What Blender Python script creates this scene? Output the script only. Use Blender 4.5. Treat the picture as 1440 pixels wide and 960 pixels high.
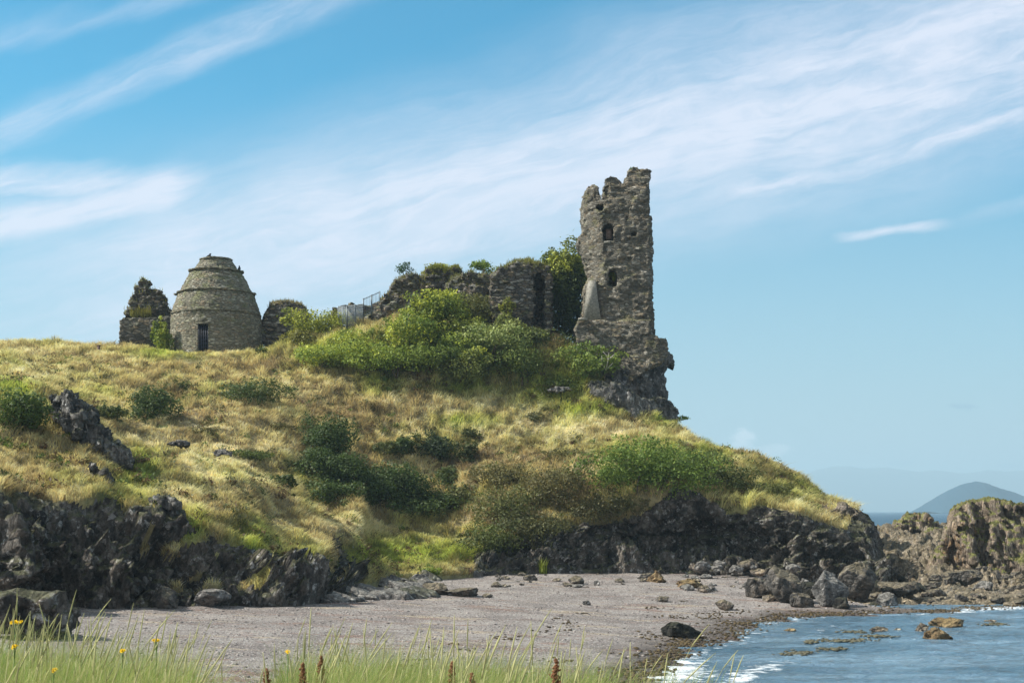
import bpy, bmesh, math, random
import numpy as np
from mathutils import Vector, Matrix
random.seed(7); rng = np.random.default_rng(7)
for o in list(bpy.data.objects): bpy.data.objects.remove(o)
S = bpy.context.scene; COL = S.collection

# ------------------------------------------------------------------ camera
CAM_Z, HZ, F = 4.0, 718.0, 2000.0
cam = bpy.data.cameras.new("camera"); co = bpy.data.objects.new("camera", cam); COL.objects.link(co)
cam.sensor_width = 36; cam.lens = 50; cam.shift_y = 238/1440
co.location = (0, 0, CAM_Z); co.rotation_euler = (math.radians(90), 0, 0)
cam.clip_end = 30000; cam.clip_start = .1
cam.dof.use_dof = True; cam.dof.focus_distance = 75; cam.dof.aperture_fstop = 14
S.camera = co
# ------------------------------------------------------------------ light
SUN = Vector((-0.93, 0.0, 0.88)).normalized()
elev = math.asin(SUN.z); azim = math.atan2(SUN.x, SUN.y)
sl = bpy.data.lights.new("sun", 'SUN'); so = bpy.data.objects.new("sun", sl); COL.objects.link(so)
sl.energy = 5.0; sl.angle = math.radians(.5); sl.color = (1, .95, .86)
so.rotation_euler = SUN.to_track_quat('Z', 'Y').to_euler(); so.location = SUN*200
S.view_settings.view_transform = 'Standard'; S.view_settings.look = 'None'
S.view_settings.exposure = 0.8; S.view_settings.gamma = 1.0
S.render.engine = 'CYCLES'
try: S.cycles.volume_bounces = 0; S.cycles.transparent_max_bounces = 8
except Exception: pass

# ------------------------------------------------------------------ node expression helper
class X:
    def __init__(s, nt, sock): s.nt, s.s = nt, sock
    def _m(s, op, *a, clamp=False):
        n = s.nt.nodes.new('ShaderNodeMath'); n.operation = op; n.use_clamp = clamp
        for i, v in enumerate((s,)+a):
            if isinstance(v, X): s.nt.links.new(v.s, n.inputs[i])
            else: n.inputs[i].default_value = float(v)
        return X(s.nt, n.outputs[0])
    def __add__(s, o): return s._m('ADD', o)
    __radd__ = __add__
    def __sub__(s, o): return s._m('SUBTRACT', o)
    def __rsub__(s, o): return (s*-1)+o
    def __mul__(s, o): return s._m('MULTIPLY', o)
    __rmul__ = __mul__
    def __truediv__(s, o): return s._m('DIVIDE', o)
    def abs(s): return s._m('ABSOLUTE')
    def max(s, o): return s._m('MAXIMUM', o)
    def min(s, o): return s._m('MINIMUM', o)
    def pow(s, o): return s._m('POWER', o)
    def sat(s): return s._m('ADD', 0, clamp=True)
    def ss(s, a, b):
        n = s.nt.nodes.new('ShaderNodeMapRange'); n.interpolation_type = 'SMOOTHSTEP'
        s.nt.links.new(s.s, n.inputs[0]); n.inputs[1].default_value = a; n.inputs[2].default_value = b
        n.inputs[3].default_value = 0; n.inputs[4].default_value = 1
        return X(s.nt, n.outputs[0])
def comb(nt, x, y, z):
    n = nt.nodes.new('ShaderNodeCombineXYZ')
    for i, v in enumerate((x, y, z)):
        if isinstance(v, X): nt.links.new(v.s, n.inputs[i])
        else: n.inputs[i].default_value = v
    return X(nt, n.outputs[0])
def sep(nt, sock):
    n = nt.nodes.new('ShaderNodeSeparateXYZ'); nt.links.new(sock, n.inputs[0])
    return [X(nt, n.outputs[i]) for i in range(3)]
def noise(nt, vec, scale, detail=4, rough=.55, dist=0):
    n = nt.nodes.new('ShaderNodeTexNoise')
    if vec is not None: nt.links.new(vec.s, n.inputs['Vector'])
    n.inputs['Scale'].default_value = scale; n.inputs['Detail'].default_value = detail
    n.inputs['Roughness'].default_value = rough; n.inputs['Distortion'].default_value = dist
    return X(nt, n.outputs[0])
def voro(nt, vec, scale, feature='F1', out='Distance', rnd=1):
    n = nt.nodes.new('ShaderNodeTexVoronoi'); n.feature = feature
    if vec is not None: nt.links.new(vec.s, n.inputs['Vector'])
    n.inputs['Scale'].default_value = scale; n.inputs['Randomness'].default_value = rnd
    return X(nt, n.outputs[out])
def mixc(nt, f, a, b):
    n = nt.nodes.new('ShaderNodeMix'); n.data_type = 'RGBA'
    if isinstance(f, X): nt.links.new(f.s, n.inputs[0])
    else: n.inputs[0].default_value = f
    for i, v in ((6, a), (7, b)):
        if isinstance(v, X): nt.links.new(v.s, n.inputs[i])
        else: n.inputs[i].default_value = tuple(v)+(1,)
    return X(nt, n.outputs[2])
def mulc(nt, c, f):
    n = nt.nodes.new('ShaderNodeMix'); n.data_type = 'RGBA'; n.blend_type = 'MULTIPLY'; n.inputs[0].default_value = 1
    nt.links.new(c.s, n.inputs[6])
    if isinstance(f, X): nt.links.new(f.s, n.inputs[7])
    else: n.inputs[7].default_value = tuple(f)+(1,)
    return X(nt, n.outputs[2])

# ------------------------------------------------------------------ world
W = bpy.data.worlds.new("World"); S.world = W; W.use_nodes = True
nt = W.node_tree; nt.nodes.clear()
wo = nt.nodes.new('ShaderNodeOutputWorld'); bg = nt.nodes.new('ShaderNodeBackground')
sky = nt.nodes.new('ShaderNodeTexSky'); sky.sky_type = 'NISHITA'; sky.sun_disc = False
sky.sun_elevation = elev; sky.sun_rotation = azim; sky.altitude = 0
sky.air_density = 1.0; sky.dust_density = .6; sky.ozone_density = 2.0
tc = nt.nodes.new('ShaderNodeTexCoord')
dx, dy, dz = sep(nt, tc.outputs['Generated'])
iy = dy.abs().max(.02)
u = dx/iy*2000+720; v = 718-dz/iy*2000          # bearing and height on the sky, fixed in the world
SKYC = mulc(nt, X(nt, sky.outputs[0]), (.14, 1.05, 1.22))
def field(slope, seed):
    cs = 1/math.sqrt(1+slope*slope)
    a = (u + v*slope)*cs; t = (v - u*slope)*cs
    w1 = noise(nt, comb(nt, a*.0021, t*.006, seed+3.3), 1, 3); w2 = noise(nt, comb(nt, a*.011, t*.03, seed+6.1), 1, 5, .6)
    tw = t+(w1-.5)*110+(w2-.5)*26
    f1 = noise(nt, comb(nt, a*.0030, tw*.022, seed), 1, 8, .66, .25)
    f2 = noise(nt, comb(nt, a*.010, tw*.075, seed+4), 1, 7, .68, .2)
    f3 = noise(nt, comb(nt, a*.005, t*.008, seed+9), 1, 5, .6)
    f = (f1*.36+f2*.34+f3*.30).ss(.34, .67)
    return slope, cs, a, tw, f
def band(fd, x0, y0, x1, y1, w, st, f0=None, f1=None, keep=.30, soft=1.0):
    slope, cs, a, tw, f = fd
    A0, A1 = (x0+y0*slope)*cs, (x1+y1*slope)*cs; T0_, T1_ = (y0-x0*slope)*cs, (y1-x1*slope)*cs
    k = (T1_-T0_)/(A1-A0)
    d = (tw-(a-A0)*k-T0_)
    m = 1-(d/(w*1.25)).abs().ss(0, soft)
    if f0: m = m*(a-A0).ss(*f0)
    if f1: m = m*(1-(a-A0).ss(*f1))
    return m*(f*(1-keep)*1.35+keep)*st
FA = field(-.43, 2.0); FB = field(-.27, 7.0)
cl = band(FA, -60, 215, 480, -20, 38, .48, keep=.3).max(band(FA, 0, 40, 240, -10, 24, .25))
for args in ((150, 415, 1500, 40, 175, 1.0, (-400, 200), None, .50), (560, 215, 1100, 40, 70, .42, (0, 260), None, .15),
             (1060, 120, 1500, 10, 105, 1.0, (0, 220), None, .55), (560, 320, 1060, 180, 80, 1.0, (-350, 100), (340, 640), .68),
             (-60, 325, 345, 232, 52, 1.0, None, (290, 420), .45), (-60, 252, 240, 236, 30, .9, None, (180, 330), .4),
             (950, 292, 1500, 140, 26, .95, (0, 120), None, .38), (1148, 320, 1345, 290, 13, .9, (0, 60), (130, 210), .35),
             (1180, 172, 1500, 120, 14, .5, (0, 120), None, .2), (500, 352, 860, 285, 24, .5, (0, 120), (280, 390), .2),
             (1290, 300, 1500, 258, 16, .35, (0, 120), None, .3), (-60, 345, 200, 300, 40, .35, None, (120, 300), .3)):
    x0, y0, x1, y1, w, st, f0, f1, kp = args
    cl = cl.max(band(FB, x0, y0, x1, y1, w, st, f0, f1, kp))
cl = cl.min(.93)
nb = noise(nt, comb(nt, u*.035, v*.06, 2.0), 1, 6, .65)
def blob(x, y, rx, ry, st):
    d = ((u-x)/rx); e = ((v-y)/ry)
    return (1-((d*d+e*e)+(nb-.5)*5.0).ss(.1, 1.25))*st
cl = cl.max(blob(158, 392, 26, 17, .45))
cu = blob(1046, 618, 20, 15, .62).max(blob(1078, 634, 34, 9, .45))
veil = (v.ss(90, 470))*.52
low = v.ss(380, 680)*.36
c1 = mixc(nt, veil+low, SKYC, (4.3, 5.15, 5.75))
c2 = mixc(nt, cl, c1, (6.9, 7.2, 8.3))
c3 = mixc(nt, cu, c2, (9.0, 9.4, 10))
dk = blob(1352, 571, 26, 4, .35).max(blob(1262, 651, 22, 4, .3)).max(blob(1420, 655, 26, 5, .3)).max(blob(1180, 663, 80, 5, .25))
c4 = mixc(nt, dk, c3, (.6, 2.0, 3.6))
# white added to the unseen sky overhead and behind the camera, as neutral fill
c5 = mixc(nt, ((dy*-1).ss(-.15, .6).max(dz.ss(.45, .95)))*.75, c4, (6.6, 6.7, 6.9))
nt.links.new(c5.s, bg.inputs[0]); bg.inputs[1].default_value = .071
try: W.cycles.sampling_method = 'MANUAL'; W.cycles.sample_map_resolution = 256
except Exception: pass
nt.links.new(bg.outputs[0], wo.inputs[0])

# ------------------------------------------------------------------ numpy noise
def _h(ix, iy, iz, seed):
    with np.errstate(over='ignore'):
        h = (ix.astype(np.int64)*374761393 + iy.astype(np.int64)*668265263 + iz.astype(np.int64)*1274126177 + seed*974634777) & 0xffffffff
        h = ((h ^ (h >> 13))*1274126177) & 0xffffffff
        h = ((h ^ (h >> 16))*2246822519) & 0xffffffff
        h = h ^ (h >> 15)
    return (h & 0xffffff)/float(0xffffff)
def vn(x, y, z, seed=0):
    fx, fy, fz = np.floor(x), np.floor(y), np.floor(z)
    ix, iy, iz = fx.astype(np.int64), fy.astype(np.int64), fz.astype(np.int64)
    tx, ty, tz = x-fx, y-fy, z-fz
    tx, ty, tz = (t*t*(3-2*t) for t in (tx, ty, tz))
    r = 0
    for a in (0, 1):
        for b in (0, 1):
            for c in (0, 1):
                r = r + _h(ix+a, iy+b, iz+c, seed)*(tx if a else 1-tx)*(ty if b else 1-ty)*(tz if c else 1-tz)
    return r*2-1
def fbm(x, y, z, seed=0, octv=4, gain=.5):
    r = 0; a = 1; t = 0; f = 1
    for k in range(octv):
        r = r+a*vn(x*f+k*17.1, y*f-k*9.7, z*f+k*3.3, seed+k); t += a; a *= gain; f *= 2.03
    return r/t
def cells(x, y, z, seed=0):
    """returns random value of nearest cell, F1, F2"""
    ix, iy, iz = (np.floor(t).astype(np.int64) for t in (x, y, z))
    b1 = np.full(x.shape, 9.); b2 = np.full(x.shape, 9.); rid = np.zeros(x.shape)
    for a in (-1, 0, 1):
        for b in (-1, 0, 1):
            for c in (-1, 0, 1):
                cx, cy, cz = ix+a, iy+b, iz+c
                d = (cx+_h(cx, cy, cz, seed)-x)**2+(cy+_h(cx, cy, cz, seed+1)-y)**2+(cz+_h(cx, cy, cz, seed+2)-z)**2
                n = d < b1
                b2 = np.where(n, b1, np.minimum(b2, d)); b1 = np.where(n, d, b1)
                rid = np.where(n, _h(cx, cy, cz, seed+3), rid)
    return rid, np.sqrt(b1), np.sqrt(b2)
def facets(x, y, z, seed=0):
    """faceted value: each cell carries a random tilted plane"""
    ix, iy, iz = (np.floor(t).astype(np.int64) for t in (x, y, z))
    b1 = np.full(x.shape, 9.); val = np.zeros(x.shape)
    for a in (-1, 0, 1):
        for b in (-1, 0, 1):
            for c in (-1, 0, 1):
                cx, cy, cz = ix+a, iy+b, iz+c
                ex, ey, ez = cx+_h(cx, cy, cz, seed)-x, cy+_h(cx, cy, cz, seed+1)-y, cz+_h(cx, cy, cz, seed+2)-z
                d = ex*ex+ey*ey+ez*ez; n = d < b1; b1 = np.where(n, d, b1)
                pl = _h(cx, cy, cz, seed+3)-.5+1.1*(ex*(_h(cx, cy, cz, seed+4)-.5)+ey*(_h(cx, cy, cz, seed+5)-.5)+ez*(_h(cx, cy, cz, seed+6)-.5))
                val = np.where(n, pl, val)
    return val
def sst(x, a, b):
    t = np.clip((x-a)/(b-a), 0, 1); return t*t*(3-2*t)
def herm(xk, yk, xq):
    """limited cubic interpolation; yk may be 2-D (k, m)"""
    xk = np.asarray(xk, float); yk = np.asarray(yk, float); h = np.diff(xk)
    sh = (-1,)+(1,)*(yk.ndim-1); d = np.diff(yk, axis=0)/h.reshape(sh)
    m = np.zeros_like(yk); m[0] = d[0]; m[-1] = d[-1]
    m[1:-1] = np.where(d[:-1]*d[1:] > 0, 2*d[:-1]*d[1:]/(d[:-1]+d[1:]+1e-12*np.sign(d[:-1]+d[1:]+1e-30)), 0)
    i = np.clip(np.searchsorted(xk, xq, side='right')-1, 0, len(xk)-2)
    t = ((xq-xk[i])/h[i]).reshape(sh); H = h[i].reshape(sh)
    return (2*t**3-3*t**2+1)*yk[i]+(t**3-2*t**2+t)*H*m[i]+(-2*t**3+3*t**2)*yk[i+1]+(t**3-t**2)*H*m[i+1]

# ------------------------------------------------------------------ object helpers
def P(px, py, Y): return np.array([(px-720)/F*Y, Y, CAM_Z+(HZ-py)/F*Y])
def mesh(name, verts, quads=None, tris=None, mat=None, parent=None, col=None, smooth=False, origin=None, extra=None):
    verts = np.asarray(verts, np.float32)
    if origin is not None: verts = verts-np.asarray(origin, np.float32)
    me = bpy.data.meshes.new(name)
    q = np.zeros((0, 4), np.int32) if quads is None else np.asarray(quads, np.int32).reshape(-1, 4)
    t = np.zeros((0, 3), np.int32) if tris is None else np.asarray(tris, np.int32).reshape(-1, 3)
    me.vertices.add(len(verts)); me.vertices.foreach_set('co', verts.ravel())
    li = np.concatenate([q.ravel(), t.ravel()]); me.loops.add(len(li)); me.loops.foreach_set('vertex_index', li)
    me.polygons.add(len(q)+len(t))
    me.polygons.foreach_set('loop_start', np.concatenate([np.arange(len(q))*4, len(q)*4+np.arange(len(t))*3]).astype(np.int32))
    if smooth: me.polygons.foreach_set('use_smooth', np.ones(len(q)+len(t), bool))
    for nm, arr in ((extra or {}).items() if col is None else [('col', col)]+list((extra or {}).items())):
        a = me.attributes.new(nm, 'FLOAT_COLOR', 'POINT')
        c4 = np.ones((len(verts), 4), np.float32); arr = np.asarray(arr)
        if arr.ndim == 1: arr = arr[:, None]
        c4[:, :3] = arr; a.data.foreach_set('color', c4.ravel())
    me.update(calc_edges=True); me.validate()
    o = bpy.data.objects.new(name, me); COL.objects.link(o)
    if mat: me.materials.append(mat)
    if parent is not None: o.parent = parent
    elif origin is not None: o.location = origin
    return o
def tag(o, label=None, cat=None, group=None, kind=None):
    if label: o['label'] = label
    if cat: o['category'] = cat
    if group: o['group'] = group
    if kind: o['kind'] = kind
    return o
def empty(name, loc, label, cat, group=None):
    o = bpy.data.objects.new(name, None); COL.objects.link(o); o.location = tuple(float(c) for c in loc); o.empty_display_size = .3
    return tag(o, label, cat, group)
class MB:
    def __init__(s): s.v = []; s.q = []; s.t = []; s.n = 0
    def add(s, v, q=None, t=None):
        v = np.asarray(v, float)
        if q is not None: s.q.append(np.asarray(q)+s.n)
        if t is not None: s.t.append(np.asarray(t)+s.n)
        s.v.append(v); s.n += len(v)
    def box(s, c, d, rz=0, tilt=0):
        dx, dy, dz = (e/2 for e in d)
        v = np.array([(a*dx, b*dy, e*dz) for a in (-1, 1) for b in (-1, 1) for e in (-1, 1)])
        R = np.array(Matrix.Rotation(rz, 3, 'Z') @ Matrix.Rotation(tilt, 3, 'Y'))
        s.add(v@R.T+np.asarray(c), q=[(0, 1, 3, 2), (4, 6, 7, 5), (0, 4, 5, 1), (2, 3, 7, 6), (0, 2, 6, 4), (1, 5, 7, 3)])
    def tube(s, pts, rad, k=6):
        pts = np.asarray(pts, float); n = len(pts); rad = np.broadcast_to(rad, (n,))
        d = np.gradient(pts, axis=0); d /= np.linalg.norm(d, axis=1)[:, None]+1e-9
        up = np.where(np.abs(d[:, 2:3]) > .9, [[1., 0, 0]], [[0., 0, 1]])
        a = np.cross(d, up); a /= np.linalg.norm(a, axis=1)[:, None]; b = np.cross(d, a)
        ang = np.arange(k)/k*2*np.pi
        v = pts[:, None]+rad[:, None, None]*(a[:, None]*np.cos(ang)[None, :, None]+b[:, None]*np.sin(ang)[None, :, None])
        q = [(i*k+j, i*k+(j+1) % k, (i+1)*k+(j+1) % k, (i+1)*k+j) for i in range(n-1) for j in range(k)]
        t = [(0, j+1, j) for j in range(1, k-1)]+[((n-1)*k, (n-1)*k+j, (n-1)*k+j+1) for j in range(1, k-1)]
        s.add(v.reshape(-1, 3), q=q, t=t)
    def ell(s, c, r, seg=10, rings=7, rot=None):
        v = []; 
        for i in range(rings+1):
            th = math.pi*i/rings
            for j in range(seg):
                ph = 2*math.pi*j/seg; v.append((r[0]*math.sin(th)*math.cos(ph), r[1]*math.sin(th)*math.sin(ph), r[2]*math.cos(th)))
        v = np.array(v)
        if rot is not None: v = v@np.array(rot).T
        s.add(v+np.asarray(c), q=[(i*seg+j, (i+1)*seg+j, (i+1)*seg+(j+1) % seg, i*seg+(j+1) % seg) for i in range(rings) for j in range(seg)])
    def build(s, name, mat, parent=None, origin=None, smooth=False, col=None):
        q = np.concatenate(s.q) if s.q else None; t = np.concatenate(s.t) if s.t else None
        return mesh(name, np.concatenate(s.v), q, t, mat, parent, col=col, smooth=smooth, origin=origin)

# ------------------------------------------------------------------ materials
def newmat(name):
    m = bpy.data.materials.new(name); m.use_nodes = True; n = m.node_tree
    b = n.nodes['Principled BSDF']; b.inputs['Specular IOR Level'].default_value = .25
    return m, n, b
def bump(n, b, h, dist, st=1.0, prev=None):
    k = n.nodes.new('ShaderNodeBump'); n.links.new(h.s, k.inputs['Height']); k.inputs['Distance'].default_value = dist; k.inputs['Strength'].default_value = st
    if prev: n.links.new(prev.outputs[0], k.inputs['Normal'])
    n.links.new(k.outputs[0], b.inputs['Normal']); return k
def objco(n):
    t = n.nodes.new('ShaderNodeTexCoord'); return X(n, t.outputs['Object'])
def attr(n, name='col'):
    a = n.nodes.new('ShaderNodeAttribute'); a.attribute_name = name; return X(n, a.outputs['Color'])
def nrmz(n):
    g = n.nodes.new('ShaderNodeNewGeometry'); return sep(n, g.outputs['Normal'])[2]
def masonry(name, c_dark, c_mid, c_light, c_mort, size=(.34, .34, .17), warm=(.26, .20, .13), moss=(.10, .11, .035), moss_amt=.5, soot=.5):
    m, n, b = newmat(name); c = objco(n); x, y, z = sep(n, c.s)
    wv = noise(n, c, 1.3, 3)
    vec = comb(n, x/size[0]+wv*.5, y/size[1]+wv*.5, z/size[2]+noise(n, c, 2.1, 2)*.7)
    idc = voro(n, vec, 1, 'F1', 'Color'); r1, r2, r3 = sep(n, idc.s)
    edge = voro(n, vec, 1, 'DISTANCE_TO_EDGE', 'Distance')
    base = mixc(n, r1.ss(.1, .95), c_dark, c_mid)
    base = mixc(n, r2.ss(.72, .95), base, c_light)
    base = mixc(n, r3.ss(.70, .92)*.8, base, warm)
    big = noise(n, c, .45, 5, .6)
    base = mixc(n, big.ss(.38, .62)*soot, base, [k*.45 for k in c_dark])
    base = mixc(n, (1-edge.ss(.02, .12))*.8, base, c_mort)
    fine = noise(n, c, 22, 5, .7)
    base = mulc(n, base, mixc(n, fine.ss(.3, .7), (.72, .72, .72), (1.25, 1.25, 1.25)))
    ms = (noise(n, c, 1.1, 5, .65)+nrmz(n)*.22).ss(.56, .70)*moss_amt
    base = mixc(n, ms, base, moss)
    n.links.new(base.s, b.inputs['Base Color']); b.inputs['Roughness'].default_value = .92
    h = edge.min(.13)*3.0+r1*.34+fine*.16+noise(n, c, 5, 4, .6)*.3
    bump(n, b, h, .13)
    return m
def rockmat(name, c1, c2, lichen, l_amt=.5, top=None, top_amt=.6, rust=(.22, .13, .06), rust_amt=.25, stretch=(1, 1, .45), veins=True, wet=None):
    m, n, b = newmat(name); c = objco(n); x, y, z = sep(n, c.s)
    v = comb(n, x*stretch[0], y*stretch[1], z*stretch[2])
    a = noise(n, v, 1.5, 8, .65); f = noise(n, c, 14, 5, .7)
    base = mixc(n, a.ss(.35, .65), c1, c2)
    base = mixc(n, noise(n, v, .9, 6, .6).ss(.56, .70)*rust_amt, base, rust)
    li = (noise(n, c, 3.2, 7, .72).ss(.54, .62))*l_amt
    li = li*noise(n, c, .7, 3).ss(.38, .58)
    base = mixc(n, li, base, lichen)
    if top:
        t = (nrmz(n)+noise(n, c, 2.0, 6, .7)*.9-.45).ss(.45, .75)*top_amt
        base = mixc(n, t, base, top)
    base = mulc(n, base, mixc(n, f.ss(.3, .7), (.7, .7, .7), (1.3, 1.3, 1.3)))
    n.links.new(base.s, b.inputs['Base Color']); b.inputs['Roughness'].default_value = .85
    cr = voro(n, comb(n, x*stretch[0]+a*.5, y*stretch[1], z*stretch[2]+a*.4), 2.6, 'DISTANCE_TO_EDGE', 'Distance')
    cs_ = voro(n, comb(n, x*stretch[0]+a*.3, y*stretch[1], z*stretch[2]*1.4+a*.3), 7, 'F1', 'Color'); q1, q2, q3 = sep(n, cs_.s)
    base2 = mulc(n, base, mixc(n, q1, (.62, .62, .62), (1.45, 1.45, 1.45)))
    base2 = mixc(n, q2.ss(.95, .98)*l_amt*.5, base2, lichen)
    n.links.new(base2.s, b.inputs['Base Color'])
    bump(n, b, a*1.2+f*.3+cr.min(.15)*1.8+q3*.35, .22)
    return m
M = {}
M['tower'] = masonry('tower rubble stone', (.115, .104, .083), (.215, .193, .152), (.38, .345, .285), (.135, .120, .095), (.30, .30, .12), moss=(.13, .125, .045), moss_amt=.55, soot=.45)
M['dovecot'] = masonry('dovecote stone', (.16, .148, .105), (.28, .255, .19), (.36, .34, .27), (.14, .13, .10), (.30, .30, .13), moss=(.13, .14, .055), moss_amt=.6, soot=.35)
M['ruin'] = masonry('ruin stone', (.075, .067, .058), (.16, .14, .115), (.33, .31, .27), (.06, .055, .05), (.36, .36, .14), moss=(.11, .12, .035), moss_amt=.5, soot=.5)
M['ashlar'] = masonry('gable stone', (.075, .07, .058), (.14, .13, .105), (.24, .22, .18), (.07, .065, .055), (.5, .5, .22), moss_amt=.25, soot=.5)
M['cliff'] = rockmat('dark cliff rock', (.018, .017, .017), (.125, .108, .090), (.38, .37, .35), .8, top=(.075, .078, .03), top_amt=.6, rust=(.11, .075, .045), rust_amt=.35)
M['shore'] = rockmat('shore rock', (.06, .052, .045), (.25, .205, .165), (.42, .38, .32), .6, top=(.20, .16, .07), top_amt=.35, rust=(.26, .15, .06), rust_amt=.5, stretch=(1, 1, 1))
M['outcrop'] = rockmat('brown outcrop rock', (.085, .066, .05), (.25, .195, .14), (.40, .36, .30), .45, top=(.13, .13, .035), top_amt=.95, rust=(.27, .15, .06), rust_amt=.6, stretch=(1.3, 1.3, .25))
M['crag'] = rockmat('grey crag rock', (.035, .035, .036), (.15, .142, .13), (.42, .41, .39), .85, top=(.11, .11, .05), top_amt=.5, rust_amt=.2)
M['boulder'] = rockmat('boulder rock', (.04, .038, .036), (.12, .105, .09), (.30, .28, .25), .35, top=(.20, .165, .10), top_amt=.55, rust_amt=.3, stretch=(1, 1, 1))
M['wetblack'] = rockmat('black weedy rock', (.012, .012, .011), (.045, .043, .036), (.12, .12, .10), .3, top=(.05, .05, .025), top_amt=.5, rust_amt=.1, stretch=(1, 1, 1))
M['ochre'] = rockmat('ochre weedy rock', (.10, .065, .035), (.24, .165, .085), (.36, .31, .22), .4, top=(.24, .18, .08), top_amt=.5, stretch=(1, 1, 1))
M['slab'] = rockmat('grey slab rock', (.055, .053, .052), (.17, .16, .15), (.36, .35, .33), .6, top=(.25, .235, .20), top_amt=.4, rust_amt=.2, stretch=(1, 1, 1))
def flat(name, c, rough=.8, var=.3, metal=0):
    m, n, b = newmat(name); f = noise(n, objco(n), 9, 5, .65)
    n.links.new(mixc(n, f.ss(.3, .7), [k*(1-var) for k in c], [k*(1+var) for k in c]).s, b.inputs['Base Color'])
    b.inputs['Roughness'].default_value = rough; b.inputs['Metallic'].default_value = metal
    return m
M['plaster'] = flat('old lime plaster', (.235, .22, .185), .9, .35)
M['metal'] = flat('weathered grey railing', (.12, .15, .17), .5, .25, .3)
M['panel'] = flat('pale galvanised panel', (.30, .34, .37), .5, .2, .3)
M['iron'] = flat('black iron', (.012, .014, .022), .5, .3, .2)
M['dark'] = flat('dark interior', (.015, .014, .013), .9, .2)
M['wood'] = flat('weathered wood', (.10, .06, .045), .8, .3)
M['bird'] = flat('black plumage', (.015, .016, .02), .5, .2)
M['bark'] = flat('shrub bark', (.11, .085, .06), .9, .3)
M['deadwood'] = flat('bleached dead wood', (.42, .39, .34), .8, .2)
def leafmat(name, trans=.35, rough=.6):
    m, n, b = newmat(name); a = attr(n)
    n.links.new(a.s, b.inputs['Base Color']); b.inputs['Roughness'].default_value = rough
    tr = n.nodes.new('ShaderNodeBsdfTranslucent'); n.links.new(mulc(n, a, (1.12, 1.06, .82)).s, tr.inputs[0])
    mx = n.nodes.new('ShaderNodeMixShader'); mx.inputs[0].default_value = trans
    n.links.new(b.outputs[0], mx.inputs[1]); n.links.new(tr.outputs[0], mx.inputs[2])
    n.links.new(mx.outputs[0], n.nodes['Material Output'].inputs[0])
    return m
M['leaf'] = leafmat('leaf'); M['blade'] = leafmat('grass blade', .4, .7)
def vcol(name, f1=6, var=.25, bd=.06, rough=.95):
    m, n, b = newmat(name); c = objco(n); f = noise(n, c, f1, 6, .7)
    n.links.new(mulc(n, attr(n), mixc(n, f.ss(.3, .7), [1-var]*3, [1+var]*3)).s, b.inputs['Base Color'])
    b.inputs['Roughness'].default_value = rough; bump(n, b, f, bd); return m
M['soil'] = vcol('turf ground'); M['flower'] = vcol('petals', 40, .1, .002)

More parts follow.
